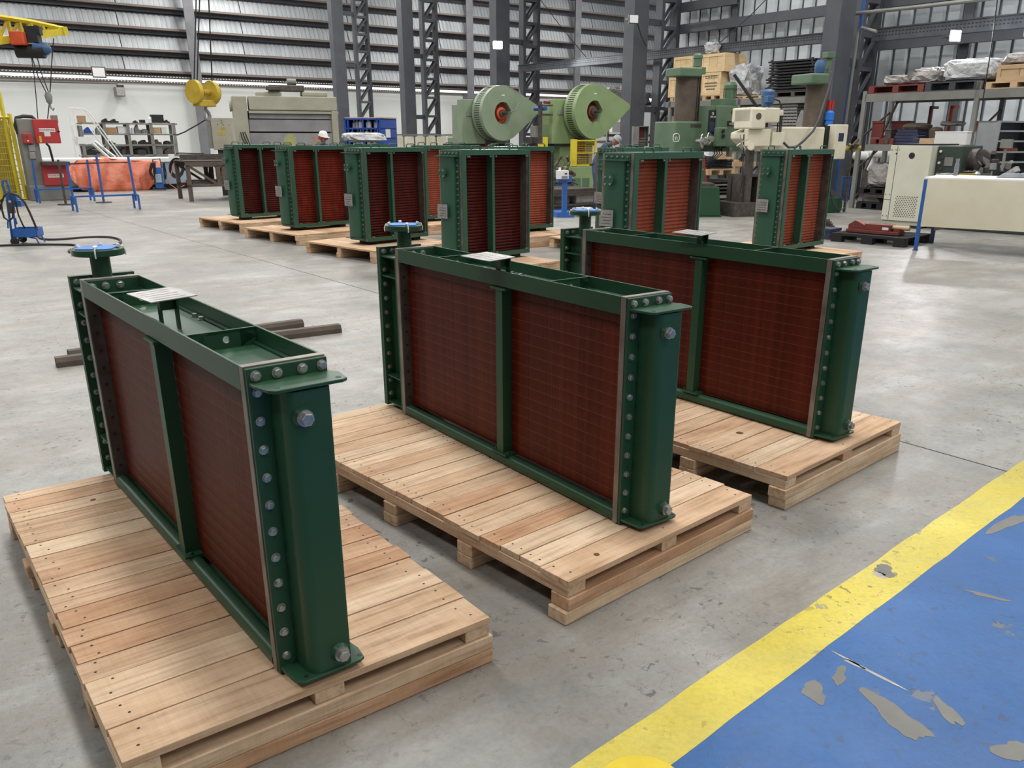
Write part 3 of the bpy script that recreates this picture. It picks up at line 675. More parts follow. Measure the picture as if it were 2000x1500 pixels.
# ------------------------------------------------------------------ steel columns of the hall
def vplane(px, py, u): return onplane(px, py, uv(u, 0), BU).dot(BV)
def col_solid(u, v, w, d, label):
    t = thing('steel_column', label, 'column', uv(u, v), BA, 'solid steel columns of the crane aisle'); H = 13.4; k = .035
    MB().box(0, w, 0, k, 0, H).build('front_flange', 'frame_grey', t); MB().box(0, w, d-k, d, 0, H).build('rear_flange', 'frame_grey', t)
    MB().box(0, k, k, d-k, 0, H).build('web', 'frame_grey', t)
    MB().box(-.1, w+.1, -.1, d+.1, 0, .03).build('base_plate', 'frame_grey', t); return t
def col_lattice(u, v, label):
    t = thing('lattice_column', label, 'column', uv(u, v), BA, 'lattice columns of the crane aisle'); H = 13.2; w = .82; d = .3
    MB().box(0, .13, 0, d, 0, H).build('chord', 'frame_grey', t); MB().box(w-.13, w, 0, d, 0, H).build('chord', 'dark_grey', t)
    z = .1; r = dg = None
    while z < H-.8:
        for y in (.04, d-.04):
            if r is None:
                r = MB().box(.12, w-.12, -.03, .03, -.05, .05).build('rung', 'frame_grey', t, loc=(0, y, z)); dg = MB().beam((.12, 0, .03), (w-.12, 0, .77), .05, .09).build('diagonal', 'frame_grey', t, loc=(0, y, z))
            else: cp(r, t, (0, y, z)); cp(dg, t, (0, y, z))
        z += .81
    MB().box(-.08, w+.08, -.08, d+.08, 0, .03).build('base_plate', 'frame_grey', t); return t
CP = [(667, 712, 'behind the blue bottle cabinet', .62), (800, 843, 'against the white wall left of the flywheel presses', .55), (983, 1038, 'behind the left flywheel press, carrying the lit floodlight', .62),
      (1248, 1304, 'beside the open grey wall cabinet', .62), (1642, 1690, 'near the cream drill, beside the blue pipe', .62)]
colv = []
for (sx, lx, wh, w) in CP:
    v1 = vplane(sx, 150, 19.9+w/2); v2 = vplane(lx, 150, 21.8); v = (v1+v2)/2; colv.append(v)
    col_solid(19.9, v1, w, .45, 'solid grey steel column '+wh)
    col_lattice(21.4, v2, 'lattice steel column '+wh)
    t = thing('column_tie', 'ties joining the column pair '+wh, 'tie bars', uv(0, 0), BA, 'ties between column pairs')
    for z in ((2.4, 5.0, 7.4) if 'cream' not in wh else (3.4, 5.9)):
        MB().box(19.9+w+.01, 21.39, v2+.05, v2+.17, z, z+.18).build('tie_bar', 'frame_grey', t)
# posts standing against the louvred wall
for k, (px, lab) in enumerate(((381, 'grey wall post behind the yellow hook block'), (915, 'grey wall post left of the lit floodlight'), (1123, 'grey wall post above the right flywheel press'), (20, 'grey wall post at the yellow jib'))):
    if k == 3: continue
    c = onplane(px, 150, uv(0, 48.4), BV); u_ = c.dot(BU)
    t = thing('wall_post', lab, 'post', uv(u_-.24, 48.15), BA, 'posts along the louvred wall')
    MB().box(0, .5, 0, .05, 0, 13.3).box(.22, .28, .05, .4, 0, 13.3).build('post_flange', 'post_grey', t)
    MB().box(-.08, .58, -.06, .45, 3.9, 4.2).build('bracket', 'post_grey', t)
# ------------------------------------------------------------------ rails of the side wall, trays, pipes
def rail_side(px0, py0, px1, py1, h, name, lab, m='frame_grey', u=22.25, d=.16, group=None, slots=False, cat='rail'):
    a = onplane(px0, py0, uv(u, 0), BU); b = onplane(px1, py1, uv(u, 0), BU)
    z = (a.z+b.z)/2; va, vb = a.dot(BV), b.dot(BV)
    if va < vb: va, vb = vb, va
    t = thing(name, lab, cat, uv(u, vb, z-h), BA-pi/2, group); Ln = va-vb
    # local x runs towards the camera side (-v), so shift back by the length
    t.location = uv(u, va, z-h)
    if not slots:
        MB().box(0, Ln, 0, .03, 0, h).build('rail_web', m, t); MB().box(0, Ln, .03, d, 0, .03).build('rail_flange', m, t); MB().box(0, Ln, .03, d, h-.03, h).build('rail_flange', m, t)
    else:
        MB().box(0, Ln, 0, .02, 0, h).build('tray_side', m, t); MB().box(0, Ln, .02, d, 0, .02).build('tray_floor', m, t)
        MB().box(0, Ln, -.025, .0, h-.03, h).build('tray_lip', 'dark_grey', t)
        s = MB(); x = .1
        while x < Ln-.1:
            for zz in (.35, .6): s.box(x, x+.045, -.003, 0, h*zz, h*zz+.025)
            x += .09
        s.build('slots', 'black', t, kind='stuff')
    return t
rail_side(1322, 49, 1618, 9, .27, 'wall_rail', 'dark grey rail across the ribbed side wall above the cable tray', group='rails of the side wall')
rail_side(1322, 5, 1440, -10, .27, 'wall_rail', 'uppermost dark rail of the ribbed wall left of the thick column', group='rails of the side wall')
rail_side(1705, 80, 2000, 53, .24, 'wall_rail', 'dark grey rail of the side wall running behind the lit floodlight above the rack', group='rails of the side wall')
rail_side(1712, -5, 1990, -36, .24, 'wall_rail', 'uppermost dark rail above the storage rack', group='rails of the side wall')
rail_side(1012, 127, 1640, 60, .25, 'cable_tray', 'long perforated cable tray climbing from the floodlit column to the thick column', 'tray_grey', 21.0, .2, 'perforated cable trays', True, 'cable tray')
rail_side(1705, 52, 2010, 28, .3, 'cable_tray', 'perforated cable tray above the storage rack', 'tray_grey', 21.1, .2, 'perforated cable trays', True, 'cable tray')
for px, lab in ((1430, 'dark post against the ribbed side wall behind the wooden crates'), (1880, 'dark post against the side wall right of the lit floodlight')):
    v_ = vplane(px, 120, 22.5)
    t = thing('wall_post', lab, 'post', uv(22.44, v_), BA-pi/2, 'posts along the ribbed side wall'); MB().box(-.11, .11, 0, .03, 0, 13.3).build('post_flange', 'frame_grey', t); MB().box(-.02, .02, .03, .17, 0, 13.3).build('post_web', 'dark_grey', t)
def pipe(name, lab, pts, r, m, cat='pipe', group=None, u=None, Y=None, n=8):
    P = [onplane(x, y, uv(u, 0), BU) for x, y in pts] if u else [at(x, y, Y) for x, y in pts]
    return tag(MB().tube(P, r, n).build(name, m, smooth=True), lab, cat, group)
pipe('blue_pipe', 'blue pipe running down beside the thick column', [(1690, -12), (1678, 60), (1660, 160), (1648, 245), (1630, 375)], .045, 'blue', u=20.9)
pipe('conduit', 'pale conduit bending over at the top beside the lattice column', [(1712, 62), (1683, 54), (1676, 62), (1662, 160), (1650, 250)], .04, 'mach_grey', u=20.8)
pipe('conduit', 'short grey conduit with a valve left of the blue pipe', [(1660, 35), (1655, 90), (1647, 150), (1643, 186)], .04, 'mach_grey', u=20.7)
pipe('air_pipe', 'long grey air pipe running above the storage rack', [(1660, 32), (1664, 27), (1800, 13), (1960, -6)], .045, 'mach_grey', u=20.8)
pipe('stay_cable', 'thin cable slanting above the right flywheel press', [(1052, -5), (1100, 58), (1145, 112)], .012, 'black', 'cable', Y=33, n=5)
pipe('stay_cable', 'thin cable slanting across the side wall above the crates', [(1500, -5), (1468, 28), (1438, 55), (1405, 84)], .012, 'black', 'cable', Y=24, n=5)
pipe('hanging_cable', 'thin dark cable hanging in front of the side rack', [(1948, 0), (1938, 80), (1922, 180), (1905, 300)], .012, 'black', 'cable', Y=18.5, n=5)
def flood(px, py, Y, on, lab, s=.16, rot=0, power=300):
    c = at(px, py, Y); t = thing('floodlight', lab, 'floodlight', c, rot, 'floodlights')
    MB().box(-s, s, 0, .06, -s*.8, s*.8).build('housing', 'dark_grey', t); MB().box(-s*.85, s*.85, -.012, 0, -s*.65, s*.65).build('lamp_face', 'lamp_on' if on else 'white', t)
    MB().box(-s*1.1, -s, .0, .2, -.03, .03).box(s, s*1.1, 0, .2, -.03, .03).box(-s*1.1, s*1.1, .2, .23, -.03, .03).build('bracket', 'dark_grey', t)
    if on:
        l = bpy.data.lights.new('flood_lamp', 'SPOT'); l.energy = power; l.spot_size = 2.2; l.shadow_soft_size = .15; o = bpy.data.objects.new('flood_lamp', l); COL.objects.link(o); o.parent = t; o.location = (0, -.06, 0); o.rotation_euler = (-pi/2+.6, 0, 0)
    return t
flood(972, 88, 33.6, True, 'lit white floodlight on the column between the flywheel presses', .19, .2, 700)
flood(1866, 70, 20.9, True, 'lit white floodlight above the storage rack', .16, .3, 400)
flood(1238, 37, 28.0, False, 'unlit floodlight on the column beside the open grey wall cabinet', .16, .3)
flood(193, 141, 40, False, 'small unlit floodlight on the long white wall above the shelf unit', .28, .4)
pipe('lamp_cable', 'thin black cable down the column from the unlit floodlight', [(1245, 45), (1252, 70), (1262, 90)], .02, 'black', 'cable', Y=28.2, n=5)
# ------------------------------------------------------------------ a local frame standing on the floor, measured from the photograph
class F:
    def __init__(s, o, rot):
        s.o = Vector((o[0], o[1], 0)); s.rot = rot; s.X = Vector((cos(rot), sin(rot), 0)); s.Y = Vector((-sin(rot), cos(rot), 0))
    def xz(s, px, py, d=0):
        p = onplane(px, py, s.o+s.Y*d, s.Y)-s.o; return p.dot(s.X), p.z
    def P(s, px, py, d=0): x, z = s.xz(px, py, d); return (x, d, z)
    def rc(s, px0, py0, px1, py1, d=0):
        xm, ym = (px0+px1)/2, (py0+py1)/2
        return s.xz(px0, ym, d)[0], s.xz(px1, ym, d)[0], s.xz(xm, py1, d)[1], s.xz(xm, py0, d)[1]
    def box(s, mb, px0, py0, px1, py1, d0, d1, mi=0):
        x0, x1, z0, z1 = s.rc(px0, py0, px1, py1, d0); return mb.box(x0, x1, d0, d1, max(z0, .0005), z1, mi)
    def b(s, t, name, m, px0, py0, px1, py1, d0, d1, bev=0, lab=None):
        o = s.box(MB(), px0, py0, px1, py1, d0, d1).build(name, m, t, bev=bev)
        if lab: o['label'] = lab
        return o
    def t(s, name, lab, cat, group=None): return thing(name, lab, cat, tuple(s.o), s.rot, group)
    def tube(s, t, name, m, pts, r, d=0, n=6, closed=False):
        return MB().tube([s.P(p[0], p[1], p[2] if len(p) > 2 else d) for p in pts], r, n, closed=closed).build(name, m, t, smooth=True)
    def cyl(s, t, name, m, px, py, rpx, d0, d1, n=24, parent=None):
        x, z = s.xz(px, py, d0); r = s.xz(px, py-rpx, d0)[1]-z
        return MB().cyl((x, d0, z), (x, d1, z), r, n=n).build(name, m, parent or t, smooth=True)
    def down(s, z): pass
def ground_at(px, Y): p = at(px, 300, Y); return (p.x, p.y)

# -------- left side: saw, stands, tarp-covered machine, shelf
f = F(G(62, 393), BA); t = f.t('band_saw', 'grey upright band saw with two red covers, beside the yellow guard frame', 'machine')
f.b(t, 'base', 'mach_grey', 60, 362, 138, 392, 0, .9, .02)
f.b(t, 'column', 'mach_grey', 45, 232, 80, 365, .05, .6, .02)
u1 = f.b(t, 'upper_cover', 'red', 67, 233, 116, 280, -.05, .45, .01, 'red upper wheel cover')
l1 = f.b(t, 'lower_cover', 'red', 84, 323, 134, 362, -.05, .4, .01, 'red lower wheel cover')
f.b(t, 'control_box', 'red', 45, 261, 64, 280, -.12, .05, .01)
f.b(t, 'display', 'steel_dark', 49, 265, 55, 270, -.125, -.12); f.cyl(t, 'knob', 'white', 55, 275, 1.6, -.15, -.12, 10)
f.b(t, 'top_arm', 'mach_grey', 104, 225, 113, 240, .1, .5); f.b(t, 'table', 'steel_dark', 83, 316, 137, 323, -.3, .6)
f.tube(t, 'conduit_hose', 'rubber', [(36, 262, .3), (30, 245, .3), (32, 230, .3), (45, 227, .3), (62, 228, .3), (68, 234, .3)], .05, n=6)
for (a, b_, c, d_) in ((56, 283, 69, 296), (58, 297, 70, 310)): f.b(t, 'gauge_plate', 'plate_metal', a, b_, c, d_, .0, .05, .005)
f.tube(t, 'blade_guide', 'black', [(90, 280), (96, 286), (100, 300), (104, 316)], .03, -.05); f.tube(t, 'handle', 'black', [(113, 257, -.05), (116, 257, -.12)], .02)
for (px, py, pr_, s_) in ((92, 254, u1, 7), (109, 343, l1, 7)):
    x, z = f.xz(px, py, -.052); hh = s_/f.o.y*.0
    w = .33; MB().box(x-w/2-.02, x+w/2+.02, -.054, -.05, z-.045, z+.045).build('sign_plate', 'white', pr_ if False else t)
    text('RONEMAK', .075, .001, 'lettering', 'red', t, (x, -.056, z), (pi/2, 0, 0))
x, z = f.xz(92, 259, -.052); MB().box(x-.07, x+.07, -.055, -.05, z-.09, z+.02).build('note', 'white', t)
x, z = f.xz(79, 271, -.052); MB().box(x-.025, x+.025, -.055, -.05, z-.09, z+.07).build('warning_strip', 'yellow', t)

f = F(G(53, 390), BA); t = f.t('safety_guard', 'tall yellow guard frame with wire panel at the hall\'s left edge', 'guard')
for (a, b_, c, d_, dd) in ((18, 222, 52, 389, 0), (8, 230, 40, 389, 0), (-2, 180, 8, 232, 0), (-30, 222, 6, 400, 0)):
    f.tube(t, 'post', 'yellow', [(a, b_), (c, d_)], .05, dd, 4)
f.tube(t, 'top_rail', 'yellow', [(-40, 229), (19, 229)], .045, 0, 4); f.tube(t, 'bottom_rail', 'yellow', [(10, 391), (52, 388)], .05, 0, 4)
w = MB()
for k in range(9): w.tube([f.P(-25+k*5, 232, .03), f.P(6+k*4.2, 386, .03)], .012, 4)
for k in range(12): w.tube([f.P(-40, 240+k*12, .03), f.P(22+k*2, 240+k*12, .03)], .01, 4)
w.build('wire_panel', 'hook_yellow', t, kind='stuff')
f.b(t, 'rear_panel', mat('olive', (150, 146, 70), .7), -30, 235, 22, 384, .5, .53)

def stand(base, pts, lab, grp='blue two-post stands'):
    f = F(G(*base), BA); t = f.t('barrier_stand', lab, 'stand', grp); (a, b_, c, d_) = pts['l']; (e, g_, h, i_) = pts['r']
    f.tube(t, 'post', 'blue', [(a, b_), (c, d_)], .028); f.tube(t, 'post', 'blue', [(e, g_), (h, i_)], .028)
    x0, x1 = f.xz(c, d_)[0], f.xz(h, i_)[0]; z = .32
    MB().box(x0-.05, x1+.05, -.02, .02, z-.02, z+.02).build('cross_bar', 'blue', t)
    for x in (x0, x1): MB().box(x-.02, x+.02, -.25, .25, z-.02, z+.015).box(x-.02, x+.02, -.27, -.23, 0.0005, z).box(x-.02, x+.02, .23, .27, 0.0005, z).build('foot', 'blue', t)
    return t
stand((150, 413), dict(l=(130, 318, 145, 400), r=(250, 305, 266, 392)), 'blue two-post stand in front of the orange tarpaulin')
stand((76, 396), dict(l=(63, 313, 74, 388), r=(170, 312, 180, 384)), 'blue two-post stand in front of the red-covered band saw')
for k, (a, b_, c, d_, m) in enumerate(((117, 312, 129, 400, 'steel_dark'), (188, 304, 203, 396, 'blue'))):
    g = G(c, d_); p = at(a, b_, g.y); t = thing('pole_stand', ('dark' if k == 0 else 'blue')+' pole on a round foot plate between the blue stands', 'pole', (g.x, g.y, 0), 0, 'poles on round foot plates')
    MB().cyl((0, 0, .02), (0, 0, p.z), .03, n=8).build('pole', m, t, smooth=True); MB().cyl((0, 0, .0005), (0, 0, .025), .19, n=20).build('foot_plate', 'steel_dark', t)
f = F(G(150, 405), BA)
tag(f.tube(None, 'barrier_chain', 'black', [(140, 320), (165, 319), (200, 318), (250, 317)], .016), 'dark line stretched between the blue stand posts', 'chain').location = tuple(f.o); bpy.data.objects['barrier_chain'].rotation_euler = (0, 0, BA)

f = F(G(140, 375), BA); t = f.t('long_machine', 'long low pale blue machine bed under the orange tarpaulin', 'machine')
f.b(t, 'bed', 'bed_blue', 120, 318, 372, 362, 0, 1.3, .02); f.b(t, 'top_cover', 'white', 84, 309, 372, 318, -.05, 1.4, .02); f.b(t, 'plinth', 'black', 125, 361, 370, 374, .12, 1.2)  # black plinth colour stands in for the shaded gap under the bed
for a in (320, 345): f.b(t, 'panel_seam', 'dark_grey', a, 320, a+1, 361, -.008, 0)
# tarpaulin
top = [(128, 333), (150, 313), (190, 311), (212, 309), (250, 313), (290, 314), (314, 316)]; bot = [(138, 350), (160, 371), (185, 375), (222, 375), (255, 374), (290, 372), (312, 345)]
rnd = random.Random(5); vs = []; n, mm = 36, 12
def ipl(L_, s):
    k = min(int(s), len(L_)-2); fr = s-k; return (L_[k][0]*(1-fr)+L_[k+1][0]*fr, L_[k][1]*(1-fr)+L_[k+1][1]*fr)
for i in range(n+1):
    a = ipl(top, i/n*6); b_ = ipl(bot, i/n*6); fd = rnd.uniform(-.06, .06)
    for j in range(mm+1):
        q = j/mm; px, py = a[0]*(1-q)+b_[0]*q, a[1]*(1-q)+b_[1]*q
        d = -.10-.16*sin(q*pi*.6)-.05*sin(i*.9+q*4)+fd*q+rnd.uniform(-.012, .012); vs.append(f.P(px, py, d))
fs = [(i*(mm+1)+j, (i+1)*(mm+1)+j, (i+1)*(mm+1)+j+1, i*(mm+1)+j+1) for i in range(n) for j in range(mm)]
tp = MB().add(vs, fs)
b2 = [f.P(*ipl(top, i/n*6), -.1) for i in range(n+1)]; b3 = [(x, .7, z+.02+.03*sin(i*.8)) for i, (x, y, z) in enumerate(b2)]
tp.add(b2+b3, [(i, i+1, n+2+i, n+1+i) for i in range(n)])
o = tp.build('tarpaulin', 'tarp', smooth=True, loc=tuple(f.o), rot=f.rot); sm = o.modifiers.new('s', 'SOLIDIFY'); sm.thickness = .012
tag(o, 'faded orange tarpaulin draped over the long pale blue machine', 'tarpaulin')

f = F(ground_at(160, 33), BA); t = f.t('shelf_unit', 'grey steel shelf unit with loose parts against the white wall, above the orange tarpaulin', 'shelves')
for x in (162, 208, 254, 299, 343):
    x0, x1, z0, z1 = f.rc(x-3, 240, x+3, 310); MB().box(x0, x1, 0, .03, 0.0005, z1).box(x0, x1, .5, .53, 0.0005, z1).build('upright', 'mach_grey', t)
for y in (240, 261, 282, 302):
    f.b(t, 'shelf_board', 'mach_grey', 160, y, 346, y+3, 0, .55)
f.b(t, 'back_sheet', 'white', 160, 285, 343, 330, .56, .57)
rnd = random.Random(9)
items = [(153, 226, 168, 239, 'card', 'cardboard box'), (200, 231, 216, 239, 'black', 'black bracket part'), (217, 232, 232, 239, 'black', 'black cast part'), (262, 235, 270, 239, 'black', 'small dark part'), (275, 234, 284, 239, 'black', 'small dark block'),
         (291, 228, 300, 238, 'white', 'white canister'), (297, 224, 320, 238, 'black', 'black crate'), (322, 234, 332, 239, 'black', 'dark offcut'),
         (165, 248, 183, 260, 'cab_blue', 'blue parts bin'), (188, 246, 200, 260, 'mach_grey', 'grey casting'), (208, 249, 228, 260, 'card', 'brown carton'), (231, 247, 249, 260, 'white', 'white carton'), (257, 250, 262, 260, 'white', 'small white tub'), (264, 243, 275, 260, 'mach_grey', 'grey pointed casting'), (276, 252, 292, 260, 'mach_grey', 'grey hose coil'), (297, 249, 314, 260, 'ply', 'tan box'), (316, 249, 326, 260, 'white', 'white box'),
         (212, 275, 226, 281, 'rust', 'rusty bracket'), (258, 274, 270, 281, 'rust', 'rusty ring'), (272, 273, 294, 281, 'black', 'dark bent bar'), (300, 272, 316, 281, 'rust', 'rusty rod bundle'), (320, 275, 336, 281, 'black', 'black coil'),
         (170, 290, 198, 301, 'black', 'dark gear rack'), (214, 291, 228, 301, 'black', 'black casting'), (236, 288, 250, 301, 'steel_dark', 'dark steel cap'), (260, 289, 292, 301, 'black', 'stack of dark rings'), (303, 286, 318, 301, 'mach_grey', 'stack of pale plates'), (322, 289, 340, 301, 'rust', 'pile of rusty flats')]
lv_ = {239: 'on top of the wall shelf', 238: 'on top of the wall shelf', 260: 'on the upper board of the wall shelf', 281: 'on the middle board of the wall shelf', 301: 'on the low board of the wall shelf'}
for (a, b_, c, d_, m, nm) in items:
    yy = min((y for y in (240, 261, 282, 302) if y >= d_), default=302)
    x0, x1, z0, z1 = f.rc(a, b_, c, yy-.2, .1); z0 = f.xz((a+c)/2, yy, 0)[1]+.004
    nmm = nm.replace('-', ' ').split(); o = MB()
    if any(w in nm for w in ('ring', 'coil', 'cap', 'tub', 'canister')): o.lathe([(0, 0), ((x1-x0)/2, 0), ((x1-x0)/2*.9, (z1-z0)*.7), ((x1-x0)*.2, z1-z0), (0, z1-z0)], (0, 0, 0), n=12)
    elif any(w in nm for w in ('casting', 'bracket', 'bent', 'rod', 'flats', 'gear', 'offcut', 'part')):
        W2 = (x1-x0)/2
        o.prism([(-W2, 0), (W2, 0), (W2, (z1-z0)*.4), (W2*.3, (z1-z0)*.5), (W2*.1, z1-z0), (-W2*.3, (z1-z0)*.9), (-W2, (z1-z0)*.5)], 1, -.12, .12)
    else: o.box(-(x1-x0)/2, (x1-x0)/2, -.12, .12, 0, (z1-z0)*.94).box(-(x1-x0)/2*1.03, (x1-x0)/2*1.03, -.125, .125, (z1-z0)*.8, z1-z0)
    w = f.o+f.X*((x0+x1)/2)+f.Y*.25+Vector((0, 0, z0))
    tag(o.build(nmm[-1] if nmm[-1] in ('box', 'carton', 'crate', 'bin', 'tub', 'canister', 'casting', 'ring', 'coil') else 'loose_part', m, loc=tuple(w), rot=f.rot), nm+' '+lv_.get(d_, 'on the wall shelf'), 'box' if m in ('card', 'white', 'ply', 'cab_blue') else 'machine part', 'loose parts on the wall shelf')

f = F(ground_at(150, 30.5), BA); t = f.t('rolling_stairs', 'white steel access stairs with handrails in front of the shelf unit', 'stairs')
for pts in ([(134, 212), (148, 300), (152, 345)], [(143, 212), (158, 305)], [(134, 211), (164, 212), (176, 222), (243, 312)], [(140, 211), (165, 215), (235, 310)], [(141, 243), (172, 246), (212, 300)], [(141, 243), (150, 285)]):
    f.tube(t, 'handrail', 'white', pts, .022, .0)
f.b(t, 'platform', 'white', 152, 267, 183, 281, -.1, .5)
f.tube(t, 'stringer', 'white', [(180, 279), (212, 308), (240, 340)], .05, -.1, 4); f.tube(t, 'stringer', 'white', [(185, 276), (222, 305), (250, 335)], .05, .5, 4)
for k in range(6):
    x, z = f.xz(184+k*9, 283+k*9, 0); MB().box(x-.12, x+.12, -.1, .5, z-.02, z+.01).build('tread', 'mach_grey', t)

# -------- wall-side small things
f = F(tuple(onplane(235, 200, uv(0, 48.9), BV)[:2]), BA); t = f.t('junction_box', 'pale electrical box on the white wall above the shelf unit', 'electrical box')
o = f.b(t, 'case', 'mach_grey', 226, 170, 244, 188, -.45, -.02, .02); f.b(t, 'cover', 'plate_metal', 228, 172, 243, 187, -.5, -.45, .01)
for k in (229, 234, 239): f.b(t, 'breaker_top', 'dark_grey', k, 166, k+3, 170, -.3, -.1)
f = F(uv(0, 48.8)[:2], BA)
a = f.P(-60, 156); b_ = f.P(228, 163)
tag(MB().tube([a, b_, f.P(229, 168)], .05, 6).build('wall_conduit', 'mach_grey', smooth=True, loc=tuple(f.o), rot=BA), 'thin grey conduit along the white wall to the pale electrical box', 'conduit')
t = f.t('wall_tray', 'twin perforated cable trays along the top of the white wall', 'cable tray')
for z in (4.22, 4.48):
    MB().box(-25, 45, -.35, -.3, z-.06, z+.03).build('tray_side', 'steel_dark', t)
m = MB()
for k in range(300): m.box(-16+k*.15, -16+k*.15+.07, -.36, -.35, 4.19, 4.22).box(-16+k*.15, -16+k*.15+.07, -.36, -.35, 4.45, 4.48)
m.build('slots', 'white', t, kind='stuff')  # white boxes paint in the daylight showing through the tray slots

# -------- jib crane and the hook block
t = thing('jib_crane', 'yellow lattice jib boom with an orange and blue electric hoist, top left', 'crane', (0, 0, 0))
def A(px, py, Y): return at(px, py, Y)
YJ = lambda px: 19.5+px*.012
for dy in (0, .35):
    def J(px, py): p = A(px, py, YJ(px)); return p+Vector((0, dy, 0))
    MB().tube([J(-70, 22), J(60, 42), J(112, 53)], .045, 4).build('top_chord', 'yellow', t)
    for k in range(7):
        x = -50+k*22; MB().tube([J(x, 27+k*3.2), J(x+8, 74-k*1.6)], .03, 4).build('brace', 'yellow', t); MB().tube([J(x+8, 74-k*1.6), J(x+22, 30+k*3.2)], .025, 4).build('brace', 'hook_yellow', t)
MB().beam(A(-70, 86, YJ(-70))+Vector((0, .17, 0)), A(112, 60, YJ(112))+Vector((0, .17, 0)), .3, .14).build('boom_beam', 'yellow', t)
MB().beam(A(106, 60, YJ(106))+Vector((0, .17, 0)), A(115, 59, YJ(115))+Vector((0, .17, 0)), .36, .17).build('end_stop', 'yellow', t)
hs = thing('electric_hoist', 'orange and blue electric hoist under the yellow jib boom', 'hoist', tuple(A(60, 88, 19.7)), .2)
MB().box(-.30, -.02, -.30, -.05, -.02, .24).build('control_box', 'orange', hs, bev=.02); MB().cyl((-.3, 0, -.12), (.25, 0, -.12), .14, n=14).build('drum', 'black', hs, smooth=True)
MB().cyl((.05, -.02, -.02), (.33, .02, -.08), .13, .12, n=14).cyl((.33, .02, -.08), (.38, .02, -.09), .1, .05, n=14).build('motor', 'motor_blue', hs, smooth=True)
MB().box(-.1, .2, -.14, .14, .05, .24).box(-.05, .25, -.1, .1, .2, .36).build('trolley', 'black', hs)
MB().tube([(-.02, 0, -.2), (.03, 0, -.6), (.16, 0, -1.0)], .011, 4).tube([(.08, 0, -.2), (.12, 0, -.6), (.2, 0, -1.0)], .011, 4).tube([(-.1, 0, -.2), (-.02, 0, -.27), (.04, 0, -.2)], .01, 4).build('rope', 'black', hs)
MB().lathe([(.0, 0), (.05, 0), (.08, -.08), (.06, -.2), (.03, -.24), (0, -.24)], (.17, 0, -.93), n=12).build('hook_block', 'mach_grey', hs, smooth=True)
MB().tube([(.17, 0, -1.16), (.18, 0, -1.25), (.22, 0, -1.3), (.24, 0, -1.25)], .018, 6).build('hook', 'mach_grey', hs, smooth=True)
pipe('pendant_cable', 'thin control cable hanging from the jib boom towards the band saw', [(105, 75), (102, 110), (99, 160), (96, 205), (93, 232)], .012, 'black', 'cable', Y=20.3, n=5)
pipe('pendant_cable', 'second thin cable hanging left of the grey hook towards the band saw', [(60, 100), (67, 150), (71, 195), (74, 232)], .01, 'black', 'cable', Y=20.3, n=5)

YH = 20.0; c = at(396, 180, YH)
t = thing('hook_block', 'yellow crane hook block with two sheaves hanging above the beige cabinet', 'crane hook', tuple(c), 1.05)
for x in (-.22, .24):
    MB().cyl((x-.05, -.0, 0), (x+.05, 0, 0), .245, n=28).build('sheave_cover', 'hook_yellow', t, smooth=True); MB().cyl((x+.055, 0, 0), (x+.1, 0, 0), .2, n=24).build('sheave', 'black', t, smooth=True)
MB().box(-.22, .24, -.12, .12, -.30, -.16).build('yoke', 'hook_yellow', t, bev=.02); MB().cyl((-.1, 0, 0), (.2, 0, 0), .06, n=12).build('axle', 'hook_yellow', t)
MB().tube([(.03, 0, -.28), (.03, 0, -.36), (.09, 0, -.42), (.11, 0, -.5), (.06, 0, -.58), (-.02, 0, -.55), (-.04, 0, -.48)], [.03, .035, .04, .042, .04, .03, .012], 8).build('hook', 'mach_grey', t, smooth=True)
for (a, b_) in ((378, 3), (390, .12), (404, .22)):
    pass
for i, (x0, x1, bx) in enumerate(((384, 401, -.22), (391, 404, -.14), (406, 425, .28))):
    q = at(x0, -40, YH); MB().tube([t.matrix_basis.inverted() @ (Vector(c)+Matrix.Rotation(.35, 3, 'Z') @ Vector((bx, 0, .1))) if False else Vector((bx, 0, .1)), Matrix.Rotation(-1.05, 3, 'Z') @ (q-Vector(c))], .014, 5).build('wire_rope', 'black', t)

# -------- beige press with its control cabinet
f = F(ground_at(462, 27), BA*.55); t = f.t('bending_press', 'wide beige hydraulic press with grey steel plates behind the upright coolers', 'press')
f.b(t, 'upper_beam', 'press_beige', 486, 188, 658, 216, 0, .9, .03); f.b(t, 'lintel', 'press_beige', 486, 217, 661, 222, .02, .8)
x0, x1, z0, z1 = f.rc(458, 187, 486, 300, .05); MB().box(x0, x1, .05, .95, 0.0005, z1).build('side_frame', 'press_beige', t, bev=.03)
x0, x1, z0, z1 = f.rc(650, 217, 662, 300, .0); MB().box(x0, x1, .0, .95, 0.0005, z1).build('side_frame', 'press_beige', t, bev=.02)
for (a, b_) in ((223, 232), (234, 257), (260, 283)): f.b(t, 'press_plate', 'press_plate', 487, a, 650, b_, .12, .2)
x0, x1, z0, z1 = f.rc(487, 286, 650, 300, .1); MB().box(x0, x1, .1, .6, 0.0005, z1).build('lower_table', 'press_plate', t)
MB().box(x0, x1, .3, .35, 0.0005, f.xz(560, 222, .3)[1]).build('dark_gap', 'black', t)
for a in (500, 590): f.b(t, 'cradle', 'press_beige', a, 179, a+50, 189, .1, .7, .04)
f.b(t, 'motor_deck', 'steel_dark', 525, 166, 594, 178, .1, .7, .02); f.b(t, 'motor_deck', 'steel_dark', 519, 168, 548, 176, -.05, .1, .02)
x, z = f.xz(570, 160, .3); MB().cyl((x-.15, .3, z), (x+.12, .3, z), .09, n=12).build('pump_motor', 'mach_grey', t, smooth=True)
x, z = f.xz(456, 207, .3); MB().cyl((x+.3, .3, z), (x, .3, z), .11, n=14).cyl((x, .3, z), (x-.12, .3, z), .14, .17, n=14).build('side_cylinder', 'press_beige', t, smooth=True)
